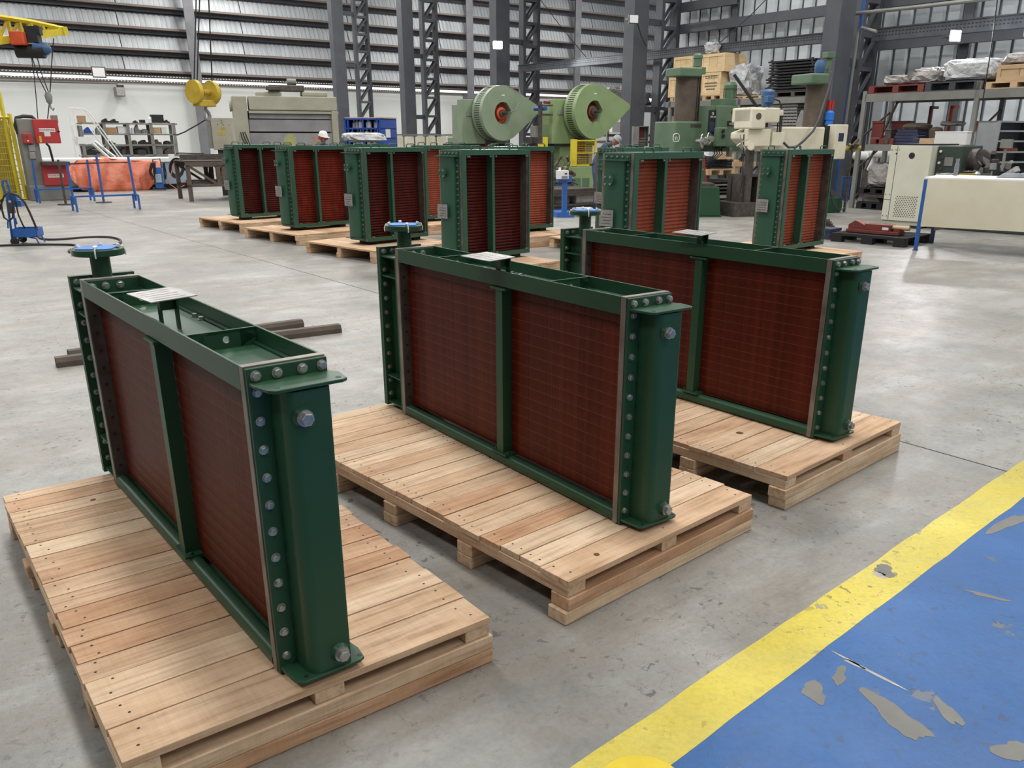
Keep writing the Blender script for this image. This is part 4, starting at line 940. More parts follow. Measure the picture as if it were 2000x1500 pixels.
for k in range(3): f.tube(t, 'hydraulic_hose', 'black', [(470+k*4, 258, -.02), (472+k*5, 268, -.08), (480+k*4, 282, -.08), (474+k*4, 292, -.02)], .018)
x, z = f.xz(567, 275, .11); MB().cyl((x, .119, z), (x, .116, z), .2, n=12).build('paint_splash', mat('splash', (168, 166, 84), .7, c2=(150, 150, 130), scale=14), t)
x, z = f.xz(617, 276, .11); MB().cyl((x, .119, z), (x, .116, z), .17, n=12).build('paint_splash', mat('rust_splash', (150, 116, 90), .7, c2=(150, 150, 140), scale=14), t)
f = F(ground_at(412, 25), .1); t = f.t('control_cabinet', 'beige control cabinet with yellow warning labels under the hook block', 'cabinet')
f.b(t, 'case', 'press_beige', 414, 230, 455, 293, 0, .35, .015); f.b(t, 'side_box', 'mach_grey', 405, 234, 414, 290, .05, .3, .01)
for (a, b_) in ((425, 243), (432, 235), (436, 244), (447, 244), (433, 240)): f.cyl(t, 'button', 'black', a, b_, .8, -.012, 0, 8)
for (a, b_, c_, d_) in ((431, 249, 440, 254), (426, 258, 433, 264), (434, 258, 439, 264)): f.b(t, 'warning_label', 'hook_yellow', a, b_, c_, d_, -.004, 0)
x0, x1, z0, z1 = f.rc(424, 293, 446, 300); MB().box(x0, x1, .1, .25, 0.0005, z1+.05).build('pedestal', 'dark_grey', t)
pipe('slack_cable', 'black cable sagging from the wall post down to the shelf unit', [(406, 231), (385, 244), (360, 258), (345, 264)], .02, 'black', 'cable', Y=27, n=5)
pipe('slack_cable', 'thin black cable from the shelf down to the machine bed', [(398, 300), (380, 300), (350, 299), (344, 300)], .02, 'black', 'cable', Y=27, n=5)

# -------- brown work frame
f = F(G(371, 394), BA*.9); t = f.t('truss_bench', 'brown steel truss bench left of the first upright cooler', 'bench')
for d in (0, 1.3):
    f_x0 = f.xz(362, 320)[0]; x1 = f.xz(462, 320)[0]+.4; z1 = f.xz(366, 315)[1]; z0 = .42
    MB().box(f_x0, x1, d, d+.08, z1-.14, z1).build('top_rail', 'rust', t); MB().box(f_x0, x1, d, d+.06, z0-.06, z0).build('low_rail', 'rust', t)
    for k, x in enumerate((f_x0, f_x0+.75, x1-.8, x1-.1)): MB().box(x, x+.1, d, d+.08, .0005 if k in (0, 3) else z0, z1-.1).build('leg', 'rust', t)
    for a, b_ in ((f_x0+.08, f_x0+.75), (x1-.75, f_x0+.85), (x1-.7, x1-.1)): MB().beam((a, d+.04, z1-.12), (b_, d+.04, z0), .05, .06).build('diagonal', 'rust', t)
MB().box(f_x0, x1, .5, .62, z1+.02, z1+.16).build('top_angle', 'steel_dark', t); MB().box(f_x0, x1, 0, 1.3, z1-.02, z1+.01).build('top_sheet', 'rust', t)
for k in range(3): MB().box(f_x0+.2, x1-.1, .1+k*.4, .35+k*.4, z0, z0+.04+k*.02).build('stored_flat', 'steel_dark', t)

# -------- hose cart, hose coil
f = F(G(303, 372), BA*.6); t = f.t('hose_cart', 'small blue two-wheeled cart with black hoses beside the tarpaulin', 'cart')
f.b(t, 'body', 'blue', 302, 327, 318, 368, 0, .3, .01); f.b(t, 'tank', 'bed_blue', 303, 340, 316, 357, -.05, .25, .02)
f.tube(t, 'handle', 'dark_grey', [(300, 330, .1), (298, 312, .1), (312, 310, .1), (316, 328, .1)], .02)
for k in range(5): f.tube(t, 'hose', 'black', [(295+k*1.5, 318, -.08), (291+k, 335, -.1), (296+k*2, 352, -.1), (304-k, 338, -.1), (303-k, 318, -.08)], .014)
for k in range(3): f.tube(t, 'hose', 'black', [(319+k, 318, -.05), (321+k*2, 340, -.08), (322+k, 350, -.05)], .014)
for (a, b_) in ((301, 369), (322, 369)): f.cyl(t, 'wheel', 'rubber', a, b_-1, 3, -.03, .04, 12)
f = F(G(345, 373), BA*.6); t = f.t('hose_coil', 'coiled black and orange hoses hanging on a bracket beside the small blue cart', 'hose')
for k in range(5):
    pts = [(345+(14-k)*cos(a_)*1.05, 328+(20-k*1.6)*sin(a_)) for a_ in [2*pi*i/18 for i in range(18)]]; f.tube(t, 'hose', 'black', pts, .016, .1+k*.03, closed=True)
f.tube(t, 'orange_hose', 'tarp', [(341, 315, 0), (334, 340, 0), (332, 360, 0), (345, 369, 0), (360, 362, 0), (362, 350, 0)], .016)
MB().tube([f.P(343, 310, .15), (f.P(343, 310, .15)[0], .15, .0)], .02, 6).build('post', 'mach_grey', t); f.b(t, 'bracket', 'white', 329, 301, 341, 310, .1, .13)

# -------- blue welding cart, front left
f = F(G(32, 478), .25); t = f.t('welding_cart', 'blue two-wheeled welding cart with looped black cables at the left edge', 'cart')
f.tube(t, 'frame_tube', 'blue', [(24, 466), (13, 385), (5, 362), (6, 353), (13, 352), (16, 362), (20, 376)], .018, .12)
f.tube(t, 'frame_tube', 'blue', [(31, 448), (22, 385), (17, 362)], .014, .0)
f.b(t, 'upper_box', 'blue', 15, 379, 31, 391, 0, .12, .004); f.b(t, 'side_box', 'blue', 22, 392, 41, 404, -.05, .12, .004); f.b(t, 'dark_block', 'steel_dark', 15, 396, 25, 417, 0, .1)
x0, x1, z0, z1 = f.rc(24, 447, 72, 464, -.1)
MB().box(x0, x1, -.1, .25, z0, z0+.01).box(x0, x1, -.1, -.09, z0, z1).box(x0, x1, .24, .25, z0, z1).box(x0, x0+.01, -.1, .25, z0, z1).box(x1-.01, x1, -.1, .25, z0, z1).build('tray', 'blue', t)
for d in (-.08, .24): MB().tube([(x1-.12, d, z0), (x1-.03, d, z0-.02), (x1, d, .01)], .012, 6).build('leg', 'blue', t, smooth=True)
for d in (-.14, .26): MB().cyl((x0+.02, d, .062), (x0+.02, d+.03, .062), .06, n=16).build('wheel', 'rubber', t, smooth=True)
MB().cyl((x0+.02, -.14, .062), (x0+.02, .29, .062), .01, n=6).build('axle', 'steel_dark', t)
f.tube(t, 'cable', 'rubber', [(-6, 400, -.1), (2, 390, -.12), (4, 410, -.12), (8, 425, -.12), (18, 432, -.12), (25, 425, -.12), (26, 395, -.12), (18, 376, -.1), (8, 382, -.1), (2, 400, -.1), (-4, 420, -.1)], .014)
f.tube(t, 'cable', 'rubber', [(16, 376, -.05), (35, 382, -.08), (48, 395, -.08), (58, 415, -.08), (68, 438, -.08), (72, 450, -.05)], .016)
f.tube(t, 'cable', 'rubber', [(30, 392, -.05), (36, 420, -.06), (44, 438, -.05), (50, 448, -.02)], .012)
f.tube(t, 'hook_bar', 'blue', [(15, 432, .0), (16, 446, .0)], .012); f.tube(t, 'hook_bar', 'blue', [(30, 426, .0), (33, 438, .0)], .012)
def floor_tube(name, lab, pts, r, m, z=None):
    P = []
    for k in range(len(pts)-1):
        p0 = pts[max(k-1, 0)]; p1 = pts[k]; p2 = pts[k+1]; p3 = pts[min(k+2, len(pts)-1)]
        for i in range(4):
            s = i/4; P.append(tuple(.5*((2*p1[j])+(-p0[j]+p2[j])*s+(2*p0[j]-5*p1[j]+4*p2[j]-p3[j])*s*s+(-p0[j]+3*p1[j]-3*p2[j]+p3[j])*s**3) for j in (0, 1)))
    P.append(pts[-1]); return tag(MB().tube([G(x, y)+Vector((0, 0, r+.001)) for x, y in P], r, 7).build(name, m, smooth=True), lab, 'hose')
floor_tube('floor_hose', 'black hose looping over the floor right of the blue welding cart', [(74, 464), (82, 468), (100, 470), (135, 468), (175, 465), (212, 465), (232, 469), (236, 475), (224, 481), (205, 486)], .017, 'rubber')
floor_tube('floor_hose', 'black hose running in from the left edge towards the taped pipe flange', [(-30, 483), (0, 482), (60, 480), (130, 480), (149, 482), (150, 486), (138, 490), (136, 494), (150, 495), (185, 491)], .017, 'rubber')
# ------------------------------------------------------------------ blue bottle cabinet
f = F(ground_at(672, 25), -.33); t = f.t('bottle_cabinet', 'blue open-fronted cabinet of small bottles, a white note on its side', 'cabinet')
x0, x1, z0, z1 = f.rc(673, 231, 744, 290); zt = z1; D = .95
MB().box(x0, x0+.05, 0, D, .0005, zt).box(x1-.04, x1, 0, D, .0005, zt).box(x0, x1, D-.03, D, .0005, zt).build('carcass', 'cab_blue', t)
MB().box(x0, x1, 0, D, zt-.04, zt).build('top', 'cab_blue', t); MB().box(x0, x1+.01, .05, D+.01, zt, zt+.03).build('top_board', 'ply', t)
zs = [f.xz(700, y)[1] for y in (251, 270, 289)]
for z in zs: MB().box(x0, x1, .0, D, z-.02, z+.02).build('shelf_board', 'cab_blue', t)
xm = (x0+x1)/2+.02
for x in (x0+.12, xm, x1-.1): MB().box(x-.02, x+.02, 0, .03, .0005, zt).build('door_stile', 'cab_blue', t)
MB().box(x1, x1+.004, .28, .55, zt-.5, zt-.28).build('note', 'white', t)
for k in range(4): MB().box(x0, x1, 0, D, .25+k*.24, .28+k*.24).build('shelf_board', 'cab_blue', t)
ORD = ('first', 'second', 'third', 'fourth', 'fifth', 'sixth', 'seventh', 'eighth', 'ninth', 'tenth', 'eleventh')
rnd = random.Random(2); mat('bottle_white', (196, 198, 204), .35, c2=(180, 184, 192), scale=10)
bp_ = MB().lathe([(0, 0), (.058, 0), (.058, .15), (.024, .19), (.02, .24), (0, .24)], n=12).build('bottle', 'bottle_white', smooth=True)
first = True
for r_, z in enumerate(zs[:2]+[zs[2]]):
    for k in range(7):
        x = x0+.17+k*(x1-x0-.3)/6.2+rnd.uniform(-.015, .015)
        if abs(x-xm) < .04: x += .07
        w = f.o+f.X*x+f.Y*rnd.uniform(.1, .25)+Vector((0, 0, z+.0205))
        if first: o = bp_; first = False
        else: o = bp_.copy(); COL.objects.link(o)
        o.location = w; s = rnd.uniform(.85, 1.08); o.scale = (1, 1, s)
        tag(o, '%s bottle from the left on %s shelf of the blue cabinet' % (ORD[k], ('the top', 'the middle', 'the lowest visible')[r_]), 'bottle', 'bottles on %s shelf of the blue cabinet' % ('the top', 'the middle', 'a low')[r_])
# cream panels standing along the white wall
f = F(ground_at(765, 36), BA*.9); t = f.t('panel_rack', 'low row of cream moulded panels along the white wall', 'panels')
f.b(t, 'rail', 'mach_grey', 768, 262, 896, 265, 0, .1)
for k in range(6):
    a = 771+k*21; x0, x1, z0, z1 = f.rc(a, 266, a+18, 300, 0); MB().box(x0, x1, 0, .12, .0005, z1).build('cream_panel', 'cream', t, bev=.05)

# ------------------------------------------------------------------ the two flywheel presses
def flypress(cx, cy, rp, tx, ty, Y, col, hub, label, hose):
    p = at(cx, cy, Y); f = F((p.x, p.y), BA); xz = f.xz
    t = f.t('flywheel_press', label, 'press', 'flywheel presses')
    x, z = xz(cx, cy); R = xz(cx, cy-rp)[1]-z; x2, z2 = xz(tx, ty); r2 = R*.13
    # tear-drop guard: big circle joined to a small one
    dx, dz = x2-x, z2-z; Dd = sqrt(dx*dx+dz*dz); a0 = atan2(dz, dx); be = math.acos((R-r2)/Dd)
    poly = []
    n = 48
    for k in range(n+1):
        a = a0+be+(2*pi-2*be)*k/n; poly.append((x+R*cos(a), z+R*sin(a)))
    for k in range(9):
        a = a0-be+2*be*k/8; poly.append((x2+r2*cos(a), z2+r2*sin(a)))
    hr = R*.40; hn = len(poly)
    ring = []
    for (qx, qz) in poly:
        a = atan2(qz-z, qx-x); ring.append((x+hr*cos(a), z+hr*sin(a)))
    vs = [(a, 0, b_) for a, b_ in poly]+[(a, 0, b_) for a, b_ in ring]+[(a, .5, b_) for a, b_ in poly]+[(a, .28, b_) for a, b_ in ring]
    fs = []
    for k in range(hn):
        j = (k+1) % hn; fs += [(k, j, hn+j, hn+k), (k, 2*hn+k, 2*hn+j, j), (hn+k, hn+j, 3*hn+j, 3*hn+k)]
    fs.append(tuple(range(2*hn, 3*hn)))
    MB().add(vs, fs).build('flywheel_guard', col, t, smooth=True)
    MB().cyl((x, .3, z), (x, .27, z), hr*1.02, n=32).build('recess', 'black', t)
    MB().lathe([(0, 0), (hr*.98, 0), (hr*.95, .05), (hr*.6, .06), (hr*.55, .18), (hr*.42, .2), (0, .2)], (x, .27, z), (0, -1, 0), 32).build('wheel_hub', hub, t, smooth=True)
    for a in (1.9, 4.4): MB().cyl((x+hr*.78*cos(a), .225, z+hr*.78*sin(a)), (x+hr*.78*cos(a), .2, z+hr*.78*sin(a)), hr*.16, n=10).build('hub_hole', 'black', t)
    MB().cyl((x, .1, z), (x, -.0, z), hr*.34, n=16).cyl((x, 0, z), (x, -.22, z), hr*.14, n=12).build('shaft', 'steel_dark', t, smooth=True)
    for k in range(30):
        a = pi*.62+pi*.78*k/29; MB().prism([(-.008, -.12), (.008, -.12), (.008, .12), (-.008, .12)], 2, 0, .01).build('vent_slot', 'black', t, loc=(x+(R+.001)*cos(a), .26, z+(R+.001)*sin(a)), rot=(0, pi/2-a, 0)) if k % 1 == 0 else None
    MB().box(x-.05, x+.05, -.004, 0, z+R*.62, z+R*.66).build('label_plate', 'white', t)
    xl = xz(cx-rp*1.30, cy, .55)[0]
    xb = xz(cx-rp*1.50, cy, .6)[0]; zb0 = xz(cx, 281, .6)[1]; zb1 = xz(cx, 196, .6)[1]
    MB().box(xb, x+R*.8, .6, .8, zb0, zb1).box(xb+.5, x+R*.7, .8, 1.9, zb0, zb1-.1).build('body', col, t, bev=.02)
    MB().box(x-R*.5, x+R*.6, .5, .55, z-R*.6, z+R*.3).build('mount', col, t)
    MB().box(x-R*.95, x-R*.35, .7, 1.9, .3, z-R*.9).box(x+R*.2, x+R*.75, .7, 1.9, .3, z-R*.9).build('frame_leg', col, t)
    MB().box(x-R*1.1, x+R*1.0, .3, 2.1, .0005, .45).build('base', col, t, bev=.03); MB().box(x-R*.9, x+R*.8, .35, 1.7, .45, .78).build('bolster', 'steel_dark', t)
    MB().box(x-R*.3, x+R*.25, .6, .9, z-R*1.5, z-R*.9).build('ram', 'redbrown', t); MB().box(xb+.18, xb+.38, .58, .6, z-.08, z+.04).build('data_plate', 'plate_metal', t)
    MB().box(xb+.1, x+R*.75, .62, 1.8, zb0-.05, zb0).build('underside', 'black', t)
    if hose: MB().tube([(x, -.2, z), (x+.25, -.25, z+.08), (x+.5, -.2, z+.35), (x+.45, -.1, z+.75), (x+.2, -.02, z+.98*R)], .014, 5).build('air_hose', 'mach_grey', t, smooth=True)
    return f, t, x, z, R
flypress(983, 221, 55, 1050, 214, 25.5, 'sage', 'orange', 'grey-green flywheel press with bright orange hub, the left one of the pair', True)
f, t, x, z, R = flypress(1162, 218, 55, 1226, 208, 25.5, 'sage2', 'redbrown', 'yellow-green flywheel press with rust-red hub and yellow front guard', False)
g = thing('press_guard', 'yellow wire-fronted guard frame under the yellow-green flywheel press', 'guard', tuple(f.o), f.rot)
F.b(f, g, 'side_plate', 'yellow', 1116, 272, 1127, 324, -.35, -.3)
for a, b_, c, d_ in ((1127, 273, 1164, 276), (1127, 298, 1163, 300), (1127, 321, 1160, 324)): f.b(g, 'rail', 'yellow', a, b_, c, d_, -.33, -.30)
f.b(g, 'post', 'yellow', 1162, 274, 1165, 308, -.33, -.3); w = MB()
for k in range(12): w.tube([f.P(1129+k*2.9, 276, -.3), f.P(1129+k*2.8, 322, -.3)], .004, 4)
for k in range(10): w.tube([f.P(1128, 279+k*4.4, -.3), f.P(1162, 279+k*4.4, -.3)], .004, 4)
w.build('wire_mesh', 'hook_yellow', g, kind='stuff'); f.b(g, 'lower_box', 'rust', 1130, 300, 1150, 320, -.28, .0)
x0, x1, z0, z1 = f.rc(1108, 325, 1160, 378, -.3)
MB().box(x0, x1, -.35, .2, .0005, z1).build('green_base', 'sage2', t, bev=.02)
for a in (1120, 1137): f.b(t, 'base_recess', 'drill_green', a, 348, a+14, 376, -.355, -.35)
g = thing('yellow_post', 'short yellow guard post between the two flywheel presses', 'guard', tuple(f.o), f.rot)
f.b(g, 'post', 'yellow', 1062, 268, 1070, 290, -.2, -.15, .005); f.b(g, 'bracket', 'yellow', 1055, 282, 1068, 290, -.2, -.1, .005)
# motor and pipes between the presses
g = f.t('press_motor', 'blue motor with grey pipes between the flywheel presses', 'motor')
f.cyl(g, 'motor', 'cab_blue', 1066, 212, 4, .4, .9); f.b(g, 'rail', 'steel_dark', 1052, 204, 1080, 207, .5, .6); f.b(g, 'rail', 'steel_dark', 1054, 222, 1080, 226, .5, .6); x, z = f.xz(1068, 200, .5); MB().cyl((x-.1, .5, z), (x+.1, .5, z), .04, n=10).build('valve', 'redbrown', g)
x, z0 = f.xz(1057, 236, .5); MB().box(x-.03, x+.04, .5, .6, .0005, z0+.5).build('pedestal', 'steel_dark', g)
g = f.t('feed_unit', 'grey cylindrical feed unit on a stand behind the left flywheel press', 'machine')
x, z = f.xz(1044, 262, .9); MB().cyl((x, .9, z-.1), (x, .9, z+.22), .12, n=14).build('cylinder', 'mach_grey', g, smooth=True); MB().box(x-.2, x+.15, .75, 1.05, z-.25, z-.08).box(x-.12, x+.1, .8, 1., .0005, z-.2).build('stand', 'steel_dark', g)

# ------------------------------------------------------------------ cabinet, scale, plates
f = F(ground_at(1236, 27), .05); t = f.t('wall_cabinet', 'open beige electrical cabinet on a post with red panel inside, by the column pair', 'cabinet')
x0, x1, z0, z1 = f.rc(1237, 246, 1267, 286); MB().box(x0, x0+.17, 0, .3, z0, z1).box(x1-.02, x1, 0, .3, z0, z1).box(x0, x1, .28, .3, z0, z1).box(x0, x1, 0, .3, z1-.02, z1).box(x0, x1, 0, .3, z0, z0+.02).build('case', 'mach_grey', t)
MB().box(x0+.18, x1-.1, .25, .28, z0+.25, z1-.05).build('red_panel', 'redbrown', t); MB().box(x0+.1, x1-.1, .1, .25, .0005, z0).build('post', 'steel_dark', t)
for k in range(3): MB().cyl((x0+.2, .1, z0+.06+k*.08), (x1-.03, .1, z0+.06+k*.08), .025, n=8).build('cable_duct', 'steel_dark', t)
f = F(G(1101, 424), .25); t = f.t('platform_scale', 'blue platform scale with a white display head, beside the orange-finned cooler', 'scale')
f.b(t, 'post', 'blue', 1099, 348, 1108, 418, -.04, .04); f.b(t, 'cradle', 'blue', 1090, 343, 1117, 356, -.06, .1); d = f.b(t, 'display_head', 'white', 1089, 333, 1111, 350, -.12, .02, .01)
f.b(t, 'keypad', 'mach_grey', 1097, 344, 1109, 349, -.125, -.12); f.b(t, 'screen', 'steel_dark', 1103, 338, 1108, 341, -.125, -.12)
x0, x1, z0, z1 = f.rc(1085, 416, 1119, 421); MB().box(x0, x1, -.1, .6, .0005, z1+.02).build('platform', 'blue', t); f.b(t, 'paper_cup', 'white', 1092, 327, 1096, 333, -.05, .0)
f = F(G(1100, 415), BA); t = f.t('plate_stack', 'dark steel plates stacked on a low pallet behind the blue scale', 'steel plates')
x0, x1, _, zt = f.rc(1082, 375, 1168, 420)
MB().box(x0, x1, 0, .12, .0005, .14).box(x0, x1, .9, 1.0, .0005, .14).box(x0, x1, .45, .55, .0005, .14).build('pallet_bearer', 'navy', t)
MB().box(x0, x1, -.03, 1.05, .14, .18).build('pallet_deck', 'steel_dark', t)
for k, (a, b_, c) in enumerate(((x0+.1, x0+.5, 'rust'), (x0+.7, x1-.1, 'film'))): MB().box(a, b_, .05, .8, .18, .36).build('packing_block', c, t, bev=.02)
for k in range(3): MB().box(x0-.05+.07*k, x1+.05-.05*k, -.05+.03*k, 1.1, .36+k*.05, .405+k*.05).build('steel_plate', 'steel_dark', t)
f = F(G(1128, 424), .2); t = f.t('paper_block', 'small cream block on the floor behind the rear long cooler\'s blue cap', 'block')
f.b(t, 'block', 'cream', 1128, 406, 1158, 421, 0, .2, .01)
rnd = random.Random(31)
f = F(ground_at(1080, 22), .2); t = f.t('scrap_bin', 'heap of dark metal scrap in a blue-grey bin between cooler and scale', 'scrap bin')
MB().box(0, .55, 0, .6, .0005, .5).build('bin', 'navy', t)
hp = MB()
for k in range(70):
    a = Vector((rnd.uniform(.0, .55), rnd.uniform(0, .6), .5+rnd.uniform(0, .85)*rnd.random())); b_ = a+Vector((rnd.uniform(-.2, .2), rnd.uniform(-.2, .2), rnd.uniform(-.15, .15))); hp.beam(a, b_, rnd.uniform(.02, .07), rnd.uniform(.01, .06))
hp.build('scrap_metal', 'rust', t, kind='stuff')
o = bpy.data.objects['carton.002'] if 'carton.002' in bpy.data.objects else None

# ------------------------------------------------------------------ rack shelves along the side
def rack(u, px_posts, tops, depth, lab, lowb=None, zpx=None):
    """pallet rack in the plane u, long axis along the side wall; returns frame"""
    f = F(uv(u, 12)[:2], BA-pi/2); t = f.t('pallet_rack', lab, 'rack', 'pallet racks'); return f, t
f1 = F(uv(20.6, 18)[:2], BA-pi/2); t = f1.t('pallet_rack', 'grey pallet rack with wooden crates and black frames, behind the radial drills', 'rack', 'pallet racks')
def rackbeams(f, t, spans, posts, depth, m='mach_grey'):
    for (a, ya, b_, yb, h) in spans:
        x0, za = f.xz(a, ya); x1, zb = f.xz(b_, yb); z = (za+zb)/2
        for d in (0, depth): MB().box(x0, x1, d, d+.06, z-h, z).build('beam', m, t)
        MB().box(x0, x1, .06, depth, z-.05, z-.03).build('deck', 'steel_dark', t)
    for (a, ya) in posts:
        x, z = f.xz(a, ya)
        for d in (0, depth): MB().box(x-.05, x+.05, d, d+.08, .0005, z).build('upright', m, t)
        k = 0; zz = .2
        while zz < z-.7:
            MB().beam((x, .05, zz), (x, depth, zz+.6), .03, .04).build('brace', 'steel_dark', t); zz += .7
rackbeams(f1, t, [(1300, 199, 1592, 188, .16), (1300, 262, 1592, 266, .14)], [(1308, 197), (1444, 190), (1590, 184)], 1.1)
zr1 = (f1.xz(1300, 199)[1]+f1.xz(1592, 188)[1])/2
f2 = F(uv(19.1, 10)[:2], BA-pi/2); t = f2.t('pallet_rack', 'grey pallet rack holding film-wrapped loads at the right edge', 'rack', 'pallet racks')
rackbeams(f2, t, [(1690, 189, 2060, 163, .17), (1690, 283, 2060, 284, .14)], [(1690, 178), (1913, 158), (2120, 140)], 1.15)
zr2 = (f2.xz(1690, 189)[1]+f2.xz(2060, 163)[1])/2; zr2b = (f2.xz(1690, 283)[1]+f2.xz(2060, 284)[1])/2; zr1b = (f1.xz(1300, 262)[1]+f1.xz(1592, 266)[1])/2
MB().box(f2.xz(1690, 370)[0], f2.xz(1913, 370)[0], 0, 1.15, .28, .345).build('deck', 'steel_dark', t)
x, z = f2.xz(1720, 190, .3); MB().beam((x, 1.1, 2.5), (x+.0, .05, .9), .04, .04).build('long_brace', 'steel_dark', t)

def place(f, a, b_, ytop, zbase, d0, d1, name, m, lab, cat, grp=None, mk=None, bev=0):
    """a load standing at height zbase, its front outline measured in the photograph"""
    x0 = f.xz(a, 250, d0)[0]; x1 = f.xz(b_, 250, d0)[0]; ym = ytop; z1 = f.xz((a+b_)/2, ytop, d0)[1]
    x0 = f.xz(a, ym, d0)[0]; x1 = f.xz(b_, ym, d0)[0]
    w = f.o+f.X*x0+f.Y*d0+Vector((0, 0, zbase+.002)); return w, x1-x0, d1-d0, z1-zbase-.002
def crate(f, a, b_, yt, zb, d0, d1, lab, txt=None, grp='wooden crates on the rack', m='crate_wood', slat=4):
    w, Lx, Ly, Lz = place(f, a, b_, yt, zb, d0, d1, '', '', '', '')
    t = thing('wooden_crate', lab, 'crate', w, f.rot, grp)
    MB().box(.01, Lx-.01, .01, Ly, 0.0, Lz-.005).build('crate_body', m, t)
    for k in range(slat):
        MB().box(k*Lx/slat+.005, (k+1)*Lx/slat-.005, -.01, .01, 0.02, Lz-.03).build('slat', m, t)
    for z in (0, Lz-.09): MB().box(0, Lx, -.03, -.01, z, z+.08).build('batten', m, t)
    for x in (0, Lx-.07): MB().box(x, x+.07, -.03, -.01, .08, Lz-.09).build('batten', m, t)
    if txt:
        for k, (s_, sz, zz) in enumerate(txt): text(s_, sz, .001, 'lettering', 'rust', t, (Lx/2, -.032 if False else -.012, Lz*zz), (pi/2, 0, 0))
    if txt:
        for k, wd in enumerate((.62, .6, .45)): MB().box(Lx/2-Lx*wd/2, Lx/2+Lx*wd/2, -.0125, -.011, Lz*(.5-.13*k), Lz*(.5-.13*k)+.035).build('printed_line', 'ink', t)
    return t, w, Lx, Lz
def wpallet(f, a, b_, yt, zb, d0, d1, lab, m='ply', grp='pallets on the racks'):
    w, Lx, Ly, Lz = place(f, a, b_, yt, zb, d0, d1, '', '', '', '')
    t = thing('pallet', lab, 'pallet', w, f.rot, grp); Lz = max(Lz, .08)
    for k in range(5): MB().box(0, Lx, k*Ly/5+.01, (k+1)*Ly/5-.01, Lz-.025, Lz).build('deck_board', m, t)
    for k in range(3): MB().box(k*(Lx-.12)/2, k*(Lx-.12)/2+.12, 0, Ly, .02, Lz-.025).build('block', m, t)
    MB().box(0, Lx, 0, .1, 0, .02).build('bottom_board', m, t); return w.z+Lz
# rack 1 loads
z = wpallet(f1, 1372, 1412, 186, zr1, .02, 1.0, 'wooden pallet under the lettered crate on the rack')
crate(f1, 1371, 1410, 141, z, .05, .95, 'lettered wooden crate with brown printing on the rack', [('Eltem', .2, .82)], slat=3)
zc = f1.xz(1390, 141, .05)[1]
crate(f1, 1372, 1418, 104, zc, .05, 1.0, 'tall slatted wooden crate on top of the lettered crate', slat=3)
z2 = wpallet(f1, 1309, 1330, 190, zr1, .02, 1.0, 'narrow wooden pallet at the left end of the crate rack')
crate(f1, 1308, 1330, 150, z2, .05, 1.0, 'narrow crate half hidden behind the dark drill column', slat=2)
crate(f1, 1318, 1354, 110, f1.xz(1318, 150, .05)[1], .05, 1.0, 'pale wooden crate above the narrow one, behind the green drill motor', slat=3)
w, a, b_, c = place(f1, 1376, 1398, 82, f1.xz(1390, 104, .05)[1], .1, .8, '', '', '', '')
tag(blob('film_bundle', 'film_white', a/2, .16, c, 5, 7, .2, loc=tuple(w+f1.X*(a/2)+f1.Y*.12), rot=f1.rot), 'crumpled white film on top of the tall slatted crate', 'plastic film')
z = wpallet(f1, 1420, 1488, 188, zr1, .02, 1.0, 'wooden pallet under the big film-wrapped machine head on the rack')
w, a, b_, c = place(f1, 1420, 1462, 126, z, .2, .9, '', '', '', '')
tag(blob('wrapped_machine', 'film_white', a/2, .4, c, 8, 12, .14, loc=tuple(w+f1.X*(a/2)+f1.Y*.4), rot=f1.rot), 'tall object wrapped in crumpled clear film between the green drill motor and the black frames', 'wrapped load')
w, a, b_, c = place(f1, 1467, 1488, 176, z, .0, .6, '', '', '', '')
tag(blob('film_heap', 'film_white', a/2, .3, max(c, .12), 12, 8, .2, loc=tuple(w+f1.X*(a/2)+f1.Y*.3), rot=f1.rot), 'low heap of white film right of the tall film-wrapped object', 'plastic film')
z = wpallet(f1, 1512, 1587, 178, zr1, .0, 1.1, 'dark pallet under the stack of black frames', 'steel_dark')
rnd = random.Random(4); zt = f1.xz(1540, 114)[1]; n = 11; x0 = f1.xz(1497, 150)[0]; x1 = f1.xz(1588, 150)[0]; hh = (zt-z-.01)/n
for k in range(n):
    w = f1.o+f1.X*(x0+rnd.uniform(-.06, .06))+f1.Y*(.05+rnd.uniform(-.03, .03))+Vector((0, 0, z+.004+k*hh)); t = thing('stillage', ('topmost' if k == n-1 else 'bottom' if k == 0 else ORD[n-1-k]+' from the top')+' flat black steel stillage in the stack on the rack', 'stillage', w, f1.rot+rnd.uniform(-.02, .02), 'stacked black steel frames')
    Lx = x1-x0; MB().box(0, Lx, 0, .05, 0, hh*.55).box(0, Lx, .95, 1.0, 0, hh*.55).build('long_side', 'black', t); MB().box(0, .05, .05, .95, 0, hh*.55).box(Lx-.05, Lx, .05, .95, 0, hh*.55).box(.05, Lx-.05, .05, .95, hh*.2, hh*.3).build('sheet', 'dark_grey', t)
    for s_ in (.05, .9): MB().box(s_*Lx, s_*Lx+.05, 0, .05, hh*.55, hh-.003).box(s_*Lx, s_*Lx+.05, .95, 1.0, hh*.55, hh-.003).build('spacer', 'dark_grey', t)
